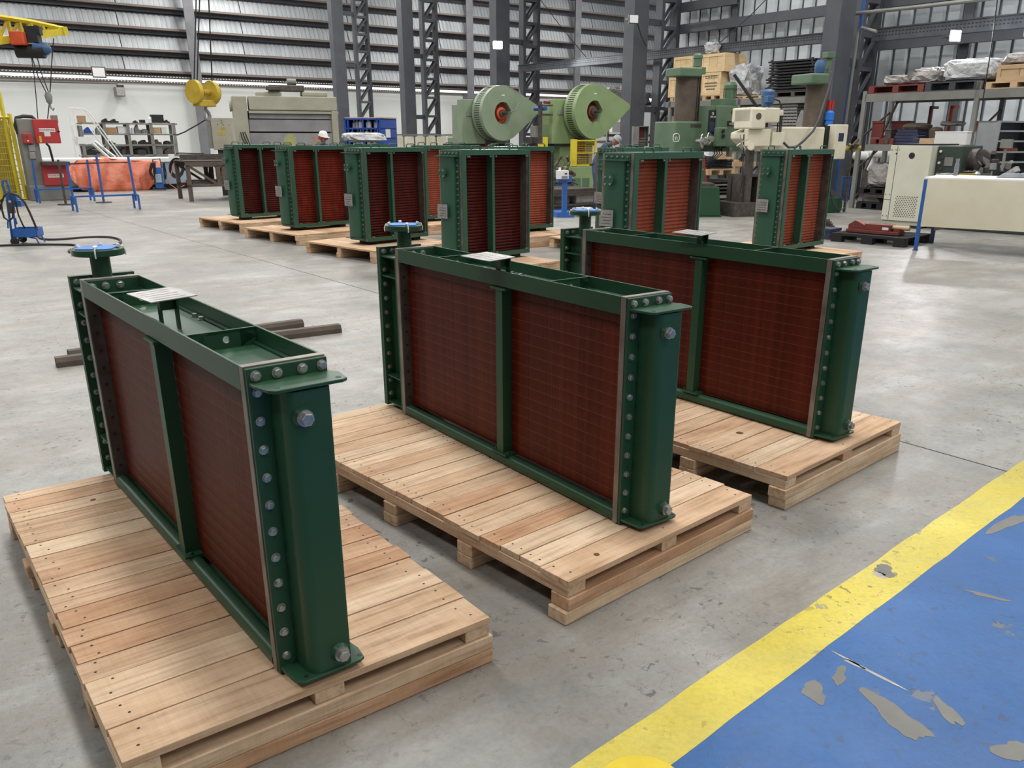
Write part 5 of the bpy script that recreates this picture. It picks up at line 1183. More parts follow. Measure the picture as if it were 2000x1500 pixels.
# grey gratings stack, under beam
z = zr1b; zt = f1.xz(1530, 202)[1]; x0 = f1.xz(1506, 225, .1)[0]; x1 = f1.xz(1556, 225, .1)[0]; n = 10; hh = (zt-z-.02)/n
for k in range(n):
    w = f1.o+f1.X*(x0+rnd.uniform(-.03, .03))+f1.Y*.1+Vector((0, 0, z+.004+k*hh)); t = thing('steel_grating', ('topmost' if k == n-1 else 'bottom' if k == 0 else ORD[n-1-k]+' from the top')+' galvanised grating of the stack on the lower rack level', 'grating', w, f1.rot, 'stacked galvanised gratings'); Lx = x1-x0
    b_ = MB()
    for q in range(9): b_.box(q*(Lx-.02)/8, q*(Lx-.02)/8+.02, 0, .8, 0, hh*.7)
    for q in range(5): b_.box(0, Lx, q*.19, q*.19+.03, hh*.2, hh*.85)
    b_.build('grating_bars', 'plate_metal', t)
w, a, b_, c = place(f1, 1557, 1582, 215, zr1b, .1, .3, '', '', '', '')
tag(MB().prism([(0, 0), (a, 0), (a, c), (a*.3, c), (0, c*.5)], 1, 0, .05).build('metal_plate', 'plate_metal', loc=tuple(w), rot=f1.rot), 'pale slanted-edge plate leaning on the rack beside the brown drill column', 'plate')
w, a, b_, c = place(f1, 1304, 1325, 228, zr1b, .1, .3, '', '', '', '')
t = thing('plywood_box', 'plywood box on the lower rack level left of the green drill housing', 'box', w, f1.rot); MB().box(0, a, 0, .7, .08, c).build('box_body', 'ply', t); MB().box(0, .1, 0, .7, 0, .08).box(a-.1, a, 0, .7, 0, .08).build('runner', 'ply', t); MB().box(-.02, a+.02, -.02, .72, c, c+.02).build('lid', 'ply', t)
w, a, b_, c = place(f1, 1308, 1324, 206, zr1b+.75, .5, .3, '', '', '', '')
# loads at the distance behind the right flywheel press
f3 = F(ground_at(1186, 30), .35); t = f3.t('wrapped_rack', 'film-wrapped bulky load on dark steel shelving behind the right flywheel press', 'wrapped load')
x0, x1, z0, z1 = f3.rc(1186, 170, 1274, 200); o = blob('film_wrap', 'film', (x1-x0)/2, .6, z1-z0+.2, 14, 12, .16, parent=t, loc=((x0+x1)/2, .6, z0-.2))
for y in (200, 262, 275): x0, x1, z0, z1 = f3.rc(1186, y, 1285, y+5); MB().box(x0, x1, 0, 1.2, z0, z1).build('shelf_beam', 'steel_dark', t)
for a in (1187, 1283): x0, x1, z0, z1 = f3.rc(a, 200, a+4, 262); MB().box(x0, x1, 0, .08, .0005, z1).build('upright', 'mach_grey', t)
f3.b(t, 'white_carton', 'white', 1196, 238, 1213, 258, .1, .6); f3.b(t, 'white_carton', 'white', 1214, 233, 1225, 258, .1, .6)

# rack 2 loads
def wrapped(f, a, b_, yt, zb, d0, d1, seed, lab, m='film', amp=.1):
    w, L_, D_, H_ = place(f, a, b_, yt, zb, d0, d1, '', '', '', ''); H_ = max(H_, .1)
    return tag(blob('wrapped_load', m, L_/2, D_/2, H_, seed, 14, amp, loc=tuple(w+f.X*(L_/2)+f.Y*(D_/2)), rot=f.rot, pw=.45), lab, 'wrapped load', 'film-wrapped loads on the right rack')
def pslab(f, a, b_, ys, zb, h, lab, m, d1=1.1):
    w, L_, D_, H_ = place(f, a, b_, ys, zb, 0, d1, '', '', '', '')
    t = thing('pallet', lab, 'pallet', w, f.rot, 'pallets on the racks')
    for k in range(4): MB().box(0, L_, k*D_/4+.01, (k+1)*D_/4-.01, h-.03, h).build('deck_board', m, t)
    for k in range(3): MB().box(k*(L_-.14)/2, k*(L_-.14)/2+.14, 0, D_, .02, h-.03).build('block', m, t)
    for k in range(2): MB().box(0, L_, k*(D_-.1), k*(D_-.1)+.1, 0, .02).build('bottom_board', m, t)
    return zb+h+.002
za = pslab(f2, 1697, 1804, 170, zr2, .17, 'red-brown steel pallet at the left end of the top rack level', 'redbrown')
zb = pslab(f2, 1808, 1916, 160, zr2, .19, 'dark pallet in the middle of the top rack level', 'dark_grey')
zc = pslab(f2, 1925, 2040, 155, zr2, .14, 'wooden pallet under the plank crate on the top rack level', 'ply')
wrapped(f2, 1722, 1766, 146, za, .05, 1.0, 21, 'low grey film-wrapped load over the red-brown pallet', amp=.07)
wrapped(f2, 1778, 1832, 131, za, .05, 1.0, 22, 'film-wrapped load with a peaked top, left of the larger pale one', amp=.1)
wrapped(f2, 1838, 1948, 113, zb, .05, 1.05, 23, 'largest pale film-wrapped load on the top rack level', 'film_white', .07)
t, w, Lx, Lz = crate(f2, 1952, 2040, 124, zc, .05, 1.0, 'long wooden plank crate at the right end of the top rack level', m='ply', slat=2)
wrapped(f2, 1957, 2040, 100, zc+Lz+.01, .1, .9, 24, 'film-wrapped bundle on top of the long plank crate', amp=.09)
def lump(a, b_, yt, m, name, lab, cat, d0=.1, d1=.7, bev=.01, f=f2, zb=None, shape=None):
    w, L_, D_, H_ = place(f, a, b_, yt, zr2b if zb is None else zb, d0, d1, '', '', '', '')
    mb = MB()
    if shape == 'panel': mb.box(0, L_, 0, .05, 0, H_).box(0, .05, .05, D_, 0, .05).box(L_-.05, L_, .05, D_, 0, .05).box(0, L_, -.02, 0, H_-.05, H_)
    elif shape == 'frame': mb.box(0, .06, 0, .06, 0, H_).box(0, .16, -.05, .4, 0, .03).box(0, .06, .0, .3, H_-.06, H_)
    else: mb.box(0, L_, 0, D_, 0, H_*.9).box(-.01, L_+.01, -.01, D_+.01, H_*.9, H_)
    return tag(mb.build(name, m, loc=tuple(w), rot=f.rot, bev=bev), lab, cat)
pslab(f2, 1700, 1745, 272, zr2b, .14, 'small reddish wooden pallet on the lower rack level', 'redbrown', .8)
pslab(f2, 1796, 1830, 272, zr2b, .14, 'small wooden pallet under the brown barrel on the lower rack level', 'ply', .8)
lump(1705, 1727, 236, 'redbrown', 'red_stillage', 'dull red panel standing at the left of the lower rack level', 'panel', .3, .9, 0, zb=zr2b+.15, shape='panel')
lump(1742, 1776, 236, 'redbrown', 'red_box', 'dull red sheet box behind the folded blue tarpaulin', 'box', .84, 1.1)
lump(1729, 1741, 252, 'steel_dark', 'dark_box', 'small dark steel box left of the folded blue tarpaulin', 'box', .0, .4)
w, a, b_, c = place(f2, 1745, 1802, 249, zr2b, .05, .6, '', '', '', '')
t = thing('folded_tarpaulin', 'folded dark blue tarpaulin bundle on the lower rack level', 'tarpaulin', w, f2.rot)
for k in range(5):
    lay = [(0+k*.03, c*.1*k), (a*.96-k*.02, c*.1*k), (a-k*.03, c*.1*k+.05), (a*.96-k*.02, c*.1*k+c*.17), (k*.03, c*.1*k+c*.17), (-.03+k*.03, c*.1*k+.05)]; MB().prism([(p, q+k*c*.08) for p, q in lay], 1, 0, .6).build('fold', 'navy', t, bev=.01)
blob('grey_sheet', 'rust', a*.42, .35, c*.5, 33, 8, .06, parent=t, loc=(a*.55, .35, c*.78), pw=.8)
w, a, b_, c = place(f2, 1812, 1828, 247, zr2b+.145, .1, .5, '', '', '', '')
tag(MB().lathe([(0, 0), (.13, 0), (.15, .1), (.15, c*.7), (.1, c*.92), (0, c)], n=16).build('barrel', 'rust', smooth=True, loc=tuple(w+f2.X*.1+f2.Y*.2), rot=f2.rot), 'rounded brown canister right of the folded blue tarpaulin', 'canister')
o = lump(1827, 1890, 257, 'white', 'white_box', 'large white box with a rounded edge on the lower rack level', 'box', -.2, .5, .02)
w = o.location; o.location = (w[0], w[1], w[2])
lump(1816, 1829, 207, 'redbrown', 'orange_post', 'dull orange rack post end standing behind the rack, left one of two', 'post', .9, 1.3, 0, shape='frame')
lump(1857, 1870, 206, 'orange', 'orange_post', 'bright orange post standing behind the rack, right one of two', 'post', .9, 1.3, 0, shape='frame')
lump(1907, 1926, 236, 'redbrown', 'red_stillage', 'dull red panel at the lower rack level beside the grey shelf cabinet', 'panel', .5, 1.0, 0, shape='panel')
wrapped(f2, 1834, 1870, 246, zr2b+.4, .6, 1.0, 29, 'grey crumpled film heap behind the large white box', amp=.2)
f = f2
w, a, b_, c = place(f2, 1676, 1735, 362, 0, .1, 1.1, '', '', '', '')
zq = pslab(f2, 1678, 1735, 362, 0.35, .14, 'dark pallet under the grey wrapped pile beside the beige cabinet', 'black')
wrapped(f2, 1692, 1740, 318, zq, .1, 1.0, 40, 'grey film-wrapped square pile left of the beige machine cabinet', amp=.06)
zq = pslab(f2, 1672, 1722, 400, .001, .16, 'black low pallet with grey machine castings, at the foot of the rack', 'black')
w, a, b_, c = place(f2, 1674, 1720, 382, zq, .1, .7, '', '', '', '')
tag(MB().prism([(0, 0), (a, 0), (a*.92, c*.5), (a*.75, c*.9), (a*.3, c), (.05, c*.7)], 1, 0, .5).box(.05, a*.3, -.05, 0, 0, c*.5).build('machine_casting', 'mach_grey', loc=tuple(w), rot=f2.rot, bev=.01), 'grey machine casting on the black low pallet at the foot of the rack', 'casting')
for k, (px, py, s_) in enumerate(((1690, 304, 'left'), (1722, 300, 'right'))):
    w = f2.o+f2.X*f2.xz(px, py, 1.45)[0]+f2.Y*1.45; z = f2.xz(px, py, 1.45)[1]
    t = thing('white_pipe_fitting', 'large white pipe elbow under the rack, '+('beside the dark upright' if k == 0 else 'just left of the beige cabinet'), 'pipe', (w.x, w.y, 0), f2.rot)
    MB().tube([(-.3, 0, z), (.1, 0, z), (.2, 0, z-.1), (.2, 0, z-.35)], .11, 12).build('elbow', 'white', t, smooth=True); MB().box(.05, .35, -.1, .1, .0005, z-.33).build('stand', 'steel_dark', t)
f4 = F(uv(22.02, 10)[:2], BA-pi/2); t = f4.t('pipe_run', 'long white pipe lying level behind the racks', 'pipe')
a = f4.P(1330, 298, .3); b_ = f4.P(2010, 297, .3); z = (a[2]+b_[2])/2
MB().cyl((a[0], .3, z), (b_[0], .3, z), .09, n=14).build('pipe', 'white', t, smooth=True)
for x in (a[0]+1, (a[0]+b_[0])/2, b_[0]-1): MB().box(x-.05, x+.05, .2, .4, .0005, z-.12).build('support', 'steel_dark', t)
# ------------------------------------------------------------------ green radial drill
f = F(ground_at(1318, 20.0), BA*.75); t = f.t('radial_drill', 'green radial drilling machine with dark column, handwheels and black label panel', 'drilling machine')
o = f.b(t, 'column_housing', 'drill_green', 1317, 237, 1371, 330, 0, .8, .03)
x0, x1, z0, z1 = f.rc(1325, 148, 1370, 237, .25)
MB().cyl(((x0+x1)/2-.03, .35, z0-.1), ((x0+x1)/2-.03, .35, z1), (x1-x0)*.4, n=24).build('column', 'rust', t, smooth=True)
for a in (1358, 1362, 1366): f.b(t, 'guide_rod', 'steel_dark' if a != 1360 else 'zinc', a, 146, a+2, 240, .1, .14)
f.b(t, 'column_cap', 'drill_green', 1329, 132, 1372, 149, .0, .55, .02); f.b(t, 'cap_end', 'drill_green', 1371, 131, 1379, 145, .05, .6, .01)
x, z = f.xz(1362, 130, .3); x_, zt = f.xz(1362, 104, .3)
MB().lathe([(0, 0), (.10, 0), (.10, (zt-z)*.6), (.115, (zt-z)*.62), (.11, (zt-z)*.85), (.05, zt-z), (0, zt-z)], (x, .3, z), n=18).build('lift_motor', 'drill_green', t, smooth=True)
f.b(t, 'arm', 'drill_green', 1370, 247, 1466, 296, .1, .55, .01); f.b(t, 'slideway', 'steel_dark', 1348, 243, 1470, 250, .0, .1); f.b(t, 'slideway', 'steel_dark', 1368, 264, 1470, 268, .02, .1); f.b(t, 'arm_top', 'drill_green', 1355, 236, 1385, 243, .1, .5, .01)
f.b(t, 'drill_head', 'drill_green', 1401, 206, 1440, 286, -.35, .4, .02); f.b(t, 'head_side', 'drill_green', 1383, 206, 1402, 284, -.25, .4, .01)
p_ = f.b(t, 'label_panel', 'black', 1384, 215, 1401, 260, -.27, -.25)
x, z = f.xz(1392.5, 221, -.272); text('n', .13, .001, 'lettering', 'white', t, (x, -.275, z), (pi/2, 0, 0)); x, z = f.xz(1392.5, 228.5, -.272); text('HN-40', .055, .001, 'lettering', 'white', t, (x, -.275, z), (pi/2, 0, 0))
f.b(t, 'scale_plate', 'navy', 1386, 238, 1399, 258, -.275, -.27)
f.cyl(t, 'spindle_port', 'black', 1432, 220, 4.5, -.36, -.34, 18)
f.b(t, 'control_box', 'drill_green', 1402, 249, 1420, 286, -.5, -.35, .02)
for b_ in (256, 266): f.cyl(t, 'dial', 'black', 1413.5, b_, 3.6, -.53, -.5, 14)
x, z = f.xz(1424, 205, -.1); zt = f.xz(1424, 160, -.1)[1]; hh = zt-z
f.b(t, 'motor_mount', 'drill_green', 1410, 193, 1438, 206, -.25, .15, .01)
x, z = f.xz(1425, 193, -.05); hh = f.xz(1425, 160, -.05)[1]-z
MB().lathe([(0, 0), (.135, 0), (.13, hh*.55), (.15, hh*.6), (.15, hh*.8), (.1, hh), (0, hh)], (x, -.05, z), n=20).build('spindle_motor', 'drill_green', t, smooth=True)
for k in range(8): a = 2*pi*k/8; MB().box(-.006, .006, 0, .02, 0, hh*.5).build('cooling_rib', 'drill_green', t, loc=(x+.13*cos(a), -.05+.13*sin(a), z+.03), rot=a-pi/2)
for (a, b_, rr) in ((1372, 276, 14), (1384.5, 271, 12)):
    x, z = f.xz(a, b_, -.45); R = f.xz(a, b_-rr, -.45)[1]-z
    MB().tube([(x+R*cos(2*pi*k/24)*.75, -.45+R*.5*cos(2*pi*k/24), z+R*sin(2*pi*k/24)) for k in range(24)], .014, 6, closed=True).build('handwheel', 'zinc', t, smooth=True)
    MB().cyl((x, -.25, z), (x+.02, -.5, z), .05, n=12).cyl((x+.02, -.5, z), (x+.02, -.53, z), .065, n=12).build('hub', 'zinc', t, smooth=True)
    for k in range(3): a_ = 2*pi*k/3+.4; MB().tube([(x, -.44, z), (x+R*cos(a_)*.75, -.45+R*.5*cos(a_), z+R*sin(a_))], .012, 5).build('spoke', 'zinc', t)
x, z = f.xz(1376, 240, .2); hh = f.xz(1376, 213, .2)[1]-z
MB().lathe([(0, 0), (.09, 0), (.09, hh*.7), (.05, hh), (0, hh)], (x, .2, z), n=14).build('feed_motor', 'drill_green', t, smooth=True)
# emblem: ring with an arch
x, z = f.xz(1320.5, 269, 0); r_ = rrect(-.085, .085, -.085, .085, .06, 5)
MB().tube([(x+a, -.006, z+b_) for a, b_ in r_], .009, 5, closed=True).build('emblem_ring', 'white', t); text('n', .17, .002, 'emblem', 'white', t, (x, -.008, z-.005), (pi/2, 0, 0))
MB().box(.02, .95, .05, .75, .0005, z0*0+.9).build('pedestal', 'drill_green', t, bev=.02)
for k in range(4): f.tube(t, 'cable', 'black', [(1392+k*4, 285, -.3), (1396+k*5, 300, -.35), (1385+k*3, 315, -.35), (1380+k*2, 330, -.3)], .012)
for (a, b_) in ((1404, 290), (1412, 292), (1418, 288)): f.cyl(t, 'knob', 'black', a, b_, 2, -.45, -.3, 8)
f.b(t, 'spindle', 'zinc', 1424, 288, 1430, 306, -.05, .05); f.b(t, 'sign_plate', 'black', 1421, 236, 1438, 246, -.365, -.35); text('WIER', .075, .001, 'lettering', 'cream', t, f.P(1430, 242.5, -.368), (pi/2, 0, 0))

g0 = G(1370, 424); f = F(g0[:2], BA-pi/2+.9); t = f.t('green_casting', 'dark green sloping machine base on the floor right of the upright cooler', 'machine base')
x0, x1, z0, z1 = f.rc(1366, 365, 1405, 420); MB().prism([(x0, .03), (x1+.05, .03), (x1+.07, 0), (x1+.07, .0005), (x0, .0005)], 1, -.02, 1.2).build('foot', 'green', t)
MB().prism([(x0, .03), (x1+.05, .03), (x1-.02, z1), (x0, z1)], 1, 0, 1.1).build('casting', 'green', t, bev=.01); MB().box(x0, x1-.1, .1, 1., z1, z1+.06).build('work_surface', 'steel_dark', t)
# cluttered low stock rack behind
f = F(ground_at(1376, 23.2), BA*.75); t = f.t('stock_rack', 'low dark rack of bar stock behind the green machine base', 'rack')
for k in range(5): x0, x1, z0, z1 = f.rc(1378, 352+k*7, 1480, 355+k*7, 0); MB().box(x0, x1, 0, .9, max(z0, .0005), z1).build('bar_layer', ('steel_dark', 'plate_metal', 'rust')[k % 3], t)
for a in (1380, 1475): x0, x1, z0, z1 = f.rc(a, 340, a+5, 390); MB().box(x0, x1, 0, .08, .0005, z1).box(x0, x1, .85, .93, .0005, z1).build('upright', 'steel_dark', t)
z = f.xz(1400, 340)[1]; x0 = f.xz(1378, 340)[0]; x1 = f.xz(1430, 340)[0]
for k in range(3): MB().box(x0+k*(x1-x0-.12)/2, x0+k*(x1-x0-.12)/2+.12, -.1, .8, z-.02, z+.1).build('pallet_block', 'ply', t)
MB().box(x0, x1, -.1, .8, z+.1, z+.14).build('pallet_top', 'ply', t)
for k in range(3): MB().box(x0+.03, x1-.05, -.05, .7, z+.15+k*.07, z+.2+k*.07).build('dark_plate', 'black', t)
blob('film_pile', 'film_white', .42, .35, .42, 51, 10, .25, parent=t, loc=(x0+.5, .3, z+.36)); MB().box(x0+.25, x0+.75, -.2, .3, z+.38, z+.52).build('wooden_case', 'ply', t)
MB().tube([f.P(1375, 310, -.3), f.P(1377, 355, -.3)], .03, 6).build('red_lever', 'red_dull', t)

# ------------------------------------------------------------------ timber trestle and dark castings
f = F(G(1434, 398), .3); t = f.t('timber_trestle', 'rough timber trestle beside the green machine base', 'trestle')
for a, b_ in ((1434, 1440), (1455, 1460)): x0, x1, z0, z1 = f.rc(a, 312, b_, 398); MB().box(x0, x1, 0, .08, .0005, z1).build('leg', 'ply', t)
for y in (316, 363): f.b(t, 'cross_piece', 'ply', 1432, y, 1476, y+9, -.04, .02)
x, _ = f.xz(1437, 394); MB().cyl((x, .04, .0005), (x, .04, .05), .14, n=14).build('foot_plate', 'rust', t)
f = F(G(1432, 424), .35); t = f.t('grey_casting', 'low dark grey machine base left of the lone upright cooler', 'machine base')
x0, x1, z0, z1 = f.rc(1432, 396, 1476, 424); MB().prism([(x0, .0005), (x1+.25, .0005), (x1+.25, z1), (x0+.04, z1)], 1, 0, .8).build('plinth', 'steel_dark', t, bev=.01)
x0, x1, z0, z1 = f.rc(1455, 346, 1476, 396); MB().box(x0, x0+.06, .1, .7, z0, z1).box(x1+.1, x1+.17, .1, .7, z0, z1).box(x0, x1+.17, .1, .7, z1, z1+.05).box(x0, x1+.1, .5, .55, z0, z1).build('open_frame', 'steel_dark', t)

# ------------------------------------------------------------------ cream radial drill
f = F(ground_at(1600, 19.3), BA*.55); t = f.t('radial_drill', 'cream radial drilling machine with blue motors and brown column', 'drilling machine')
x0, x1, z0, z1 = f.rc(1583, 165, 1628, 250, .3); MB().cyl(((x0+x1)/2, .5, .3), ((x0+x1)/2, .5, z1), (x1-x0)*.42, n=24).build('column', 'rust', t, smooth=True)
MB().box((x0+x1)/2-.45, (x0+x1)/2+.1, .1, .95, .0005, .3).build('base', 'drill_green', t, bev=.02)
f.b(t, 'column_cap', 'drill_green', 1585, 143, 1620, 164, .1, .8, .03); f.b(t, 'cap_post', 'drill_green', 1618, 101, 1632, 113, .2, .4, .01); f.b(t, 'cap_post', 'drill_green', 1619, 112, 1624, 145, .25, .35)
x, z = f.xz(1600, 143, .3); hh = f.xz(1600, 117, .3)[1]-z
MB().lathe([(0, 0), (.10, 0), (.11, hh*.3), (.11, hh*.75), (.07, hh), (0, hh)], (x, .3, z), n=18).build('lift_motor', 'motor_blue', t, smooth=True)
x0, _, z0, z1 = f.rc(1457, 247, 1500, 291, -.1); x1 = f.xz(1611, 262, -.1)[0]
MB().prism([(x0+.1, z0+.12), (x0+.35, z0-.05), (x1, z0-.02), (x1, z1), (x0+.35, z1-.01), (x0, z1-.12), (x0, z0+.2)], 1, -.1, .5).build('arm', 'cream', t, bev=.03)
f.b(t, 'slide_cover', 'cream', 1460, 252, 1505, 286, -.25, -.1, .02); f.b(t, 'dark_opening', 'black', 1611, 246, 1631, 290, .0, .4); f.b(t, 'arm_bracket', 'cream', 1508, 258, 1532, 285, -.2, -.1, .01)
x0, x1, z0, z1 = f.rc(1461, 210, 1518, 240, -.2)
MB().box(x0, x1, -.3, .4, z0, z1).box(x0, x0+.35, -.35, .3, z0-.12, z1-.02).build('drill_head', 'cream', t, bev=.03); f.b(t, 'head_end', 'cream', 1516, 215, 1531, 226, -.25, .3, .02)
f.cyl(t, 'spindle_port', 'rust', 1482.5, 227, 6.5, -.36, -.34, 20); f.b(t, 'neck', 'black', 1474, 239, 1500, 248, -.2, .2)
x, z = f.xz(1498, 208, -.1); hh = f.xz(1498, 174, -.1)[1]-z
MB().lathe([(0, 0), (.11, 0), (.12, hh*.15), (.13, hh*.4), (.13, hh*.55), (.145, hh*.57), (.14, hh*.85), (.08, hh), (0, hh)], (x, -.1, z), n=20).build('spindle_motor', 'motor_blue', t, smooth=True)
f.b(t, 'terminal_box', 'motor_blue', 1500, 187, 1513, 200, -.3, -.15, .01)
for a in (1519, 1523, 1526): f.b(t, 'guide_rod', 'black', a, 226, a+1.5, 258, -.2, -.18)
pn = f.b(t, 'control_panel', 'cream', 1630, 243, 1654, 311, -.2, .1, .02); f.b(t, 'panel_window', 'navy', 1638, 260, 1648, 276, -.205, -.2)
x, z = f.xz(1618, 244, .2); hh = f.xz(1618, 216, .2)[1]-z
MB().lathe([(0, 0), (.09, 0), (.08, hh*.3), (.1, hh*.35), (.1, hh*.85), (.06, hh), (0, hh)], (x, .2, z), n=18).build('feed_motor', mat('bright_blue', (36, 110, 200), .45), t, smooth=True)
for a in (1620, 1625): f.b(t, 'red_cylinder', 'red', a, 196, a+4, 215, .2, .3)
f.tube(t, 'power_cable', 'dark_grey', [(1625, 152, 0), (1612, 195, -.1), (1600, 232, -.25), (1588, 256, -.3), (1570, 275, -.3), (1555, 287, -.25), (1540, 288, -.22), (1530, 278, -.2)], .025, n=8)
f.tube(t, 'motor_lead', 'black', [(1513, 194, -.2), (1522, 197, -.2), (1527, 212, -.2)], .015); f.tube(t, 'motor_lead', 'zinc', [(1611, 132, .3), (1618, 138, .3), (1623, 140, .3)], .012)
x, z = f.xz(1462, 286, -.2); MB().cyl((x-.05, -.35, z), (x+.15, -.1, z-.02), .07, n=12).build('spindle_nose', 'cream', t, smooth=True)
for k in range(4): a = k*pi/2+.5; MB().tube([f.P(1448, 278, -.4), tuple(Vector(f.P(1448, 278, -.4))+Vector((.16*cos(a), -.05, .16*sin(a))))], .011, 5).build('feed_lever', 'zinc', t)
f.tube(t, 'hanging_cable', 'black', [(1453, 262, -.3), (1452, 300, -.3), (1450, 350, -.3), (1446, 375, -.3), (1450, 378, -.3), (1452, 350, -.28)], .012)
x0, _ = f.xz(1462, 300, .0); MB().box(x0+.05, x0+.18, .05, .2, .0005, f.xz(1462, 292, .05)[1]).build('arm_stand', 'steel_dark', t)
tag(MB().beam(at(1434, 146, 20.5), at(1478, 208, 20.2), .06, .06).build('diagonal_bar', 'black'), 'black diagonal bar slanting down to the cream drill\'s blue motor', 'bar')
tag(MB().beam(at(1447, 210, 20.4), at(1458, 236, 20.3), .04, .04).build('diagonal_bar', 'black'), 'short black bar left of the cream drill head', 'bar')
# compressor, blue trestle, fittings by the column foot
f = F(G(1618, 416), .4); t = f.t('coolant_tank', 'dark green coolant tank with a looped hose beside the thick column', 'tank')
x0, x1, z0, z1 = f.rc(1616, 386, 1646, 414); MB().prism([(x0, .0005), (x1-.04, .0005), (x1, z1*.4), (x1-.03, z1), (x0, z1)], 1, 0, .6).build('tank', 'green', t, bev=.02)
f.tube(t, 'hose', 'dark_grey', [(1620, 340, -.05), (1622, 375, -.08), (1628, 400, -.1), (1640, 412, -.1), (1650, 405, -.1), (1650, 392, -.1), (1640, 384, -.05)], .018); f.b(t, 'pump', 'steel_dark', 1619, 372, 1630, 386, .05, .25)
f = F(G(1643, 398), .3); t = f.t('blue_trestle', 'slim blue trestle leaning by the lattice column foot', 'trestle')
for pts in ([(1646, 346), (1641, 390)], [(1652, 346), (1650, 398)], [(1662, 346), (1655, 394)], [(1645, 346), (1664, 345)]): f.tube(t, 'tube', 'blue', pts, .015)
t = thing('valve_cluster', 'tangle of brass-coloured valves beside the cream control panel', 'valves', tuple(at(1665, 283, 20)), .4)
rnd = random.Random(77)
for k in range(9): a = Vector((rnd.uniform(-.12, .16), rnd.uniform(-.1, .1), rnd.uniform(-.1, .1))); MB().cyl(a, a+Vector((rnd.uniform(-.12, .12), rnd.uniform(-.05, .05), rnd.uniform(-.12, .12))), rnd.uniform(.025, .05), n=8).build('valve_body', 'hook_yellow' if k % 3 == 0 else 'rust', t)
MB().box(-.02, .02, -.02, .02, -t.location.z+.001, -.05).build('stand_pipe', 'steel_dark', t)

# ------------------------------------------------------------------ beige machine cabinet, lathe, grey shelf cabinet
f = F(G(1724, 442), BA-pi/2+.12); t = f.t('machine_cabinet', 'beige lathe end cabinet with a perforated vent and round port', 'machine')
mat('cab_beige', (206, 206, 190), .5, c2=(198, 197, 180), scale=3)
x0, _ = f.xz(1724, 400); x1, _ = f.xz(1800, 400); z1 = f.xz(1770, 284)[1]; D = 1.3
x1 = f.xz(1822, 284)[0]*.55+f.xz(1798, 432)[0]*.45; xs = f.xz(1745, 350)[0]
MB().box(x0, x1, 0, D, .12, z1).build('case', 'cab_beige', t, bev=.008); MB().box(x0+.02, x1-.02, .02, D, z1, z1+.03).build('top_plate', 'black', t)
MB().box(x0+.02, x1+.0, .03, D-.02, .03, .12).build('skirt', 'cab_beige', t)
for x in (x0+.05, x1-.2): MB().box(x, x+.16, .0, .3, .0005, .05).box(x, x+.16, D-.3, D, .0005, .05).build('foot', 'black', t)
MB().box(xs-.004, xs+.004, -.003, 0, .14, z1-.01).box(x0, xs, -.003, 0, .50, .506).box(x0, x1, -.003, 0, .12, .125).build('panel_seam', 'dark_grey', t)
x, z = f.xz(1781, 304); MB().cyl((x, .0, z), (x, -.006, z), .055, n=24).build('round_port', 'black', t); x, z = f.xz(1751, 300); MB().cyl((x, 0, z), (x, -.005, z), .016, n=12).build('small_port', 'black', t)
m = MB(); a0, b0 = f.xz(1752, 383)
vx0 = xs+.09; vx1 = x1-.1
for r_ in range(12):
    for c_ in range(9): m.box(vx0+(c_+.5*(r_ % 2))*(vx1-vx0)/9.5, vx0+(c_+.5*(r_ % 2))*(vx1-vx0)/9.5+.022, -.003, 0, .2+r_*.033, .212+r_*.033)
m.build('vent_holes', 'black', t, kind='stuff')
for (x, z) in ((x0+.03, z1-.08), (xs-.03, z1-.08), (xs+.03, z1-.08), (x0+.03, .6), (xs-.03, .6), (xs-.03, .2), (x0+.03, .2)): MB().cyl((x, 0, z), (x, -.006, z), .009, n=8).build('screw', 'dark_grey', t)
# lathe behind it
fl_ = f; x0l = x1+.01; t = f.t('lathe', 'dark green lathe headstock and carriage behind the beige cabinet', 'lathe')
MB().box(x0l, x0l+.45, .25, 1.2, .9, z1+.0).build('headstock', mat('lathe_green', (48, 62, 54), .5), t, bev=.02); MB().box(x0l, x0l+2.2, .3, 1.1, .0005, .75).build('bed', 'lathe_green', t, bev=.02); MB().box(x0l, x0l+.45, .3, 1.1, .75, .9).build('saddle_block', 'lathe_green', t)
for k in range(7): MB().cyl((x0l+.06+.05*(k % 2), .25, z1-.1-k*.1), (x0l+.06+.05*(k % 2), .22, z1-.1-k*.1), .022, n=10).build('knob', ('white', 'steel_dark')[k % 2], t)
for k in range(3): MB().tube([(x0l+.2+k*.1, .24, z1-.5), (x0l+.26+k*.1, .12, z1-.6)], .014, 6).build('lever', 'zinc', t)
MB().box(x0l+.15, x0l+.3, .235, .25, z1-.35, z1-.2).build('gauge', 'mach_grey', t)
MB().cyl((x0l+.45, .7, z1-.25), (x0l+.58, .7, z1-.25), .2, n=20).build('chuck', 'steel_dark', t, smooth=True)
rnd = random.Random(12)
for k in range(16):
    x = x0l+rnd.uniform(.6, 1.3); y = rnd.uniform(.3, .9); z = .85+rnd.uniform(0, .55); MB().beam((x, y, z), (x+rnd.uniform(-.15, .2), y+rnd.uniform(-.1, .1), z+rnd.uniform(-.12, .12)), rnd.uniform(.04, .14), rnd.uniform(.04, .12)).build('carriage_part', ('steel_dark', 'mach_grey', 'film', 'black')[k % 4], t, bev=.008)
MB().box(x0l+.6, x0l+1.3, .35, 1.0, .75, .92).build('carriage', 'steel_dark', t, bev=.02); MB().box(x0l+1.0, x0l+1.18, .4, .5, 1.45, 1.6).box(x0l+1.07, x0l+1.11, .43, .47, .9, 1.45).build('readout', 'mach_grey', t)

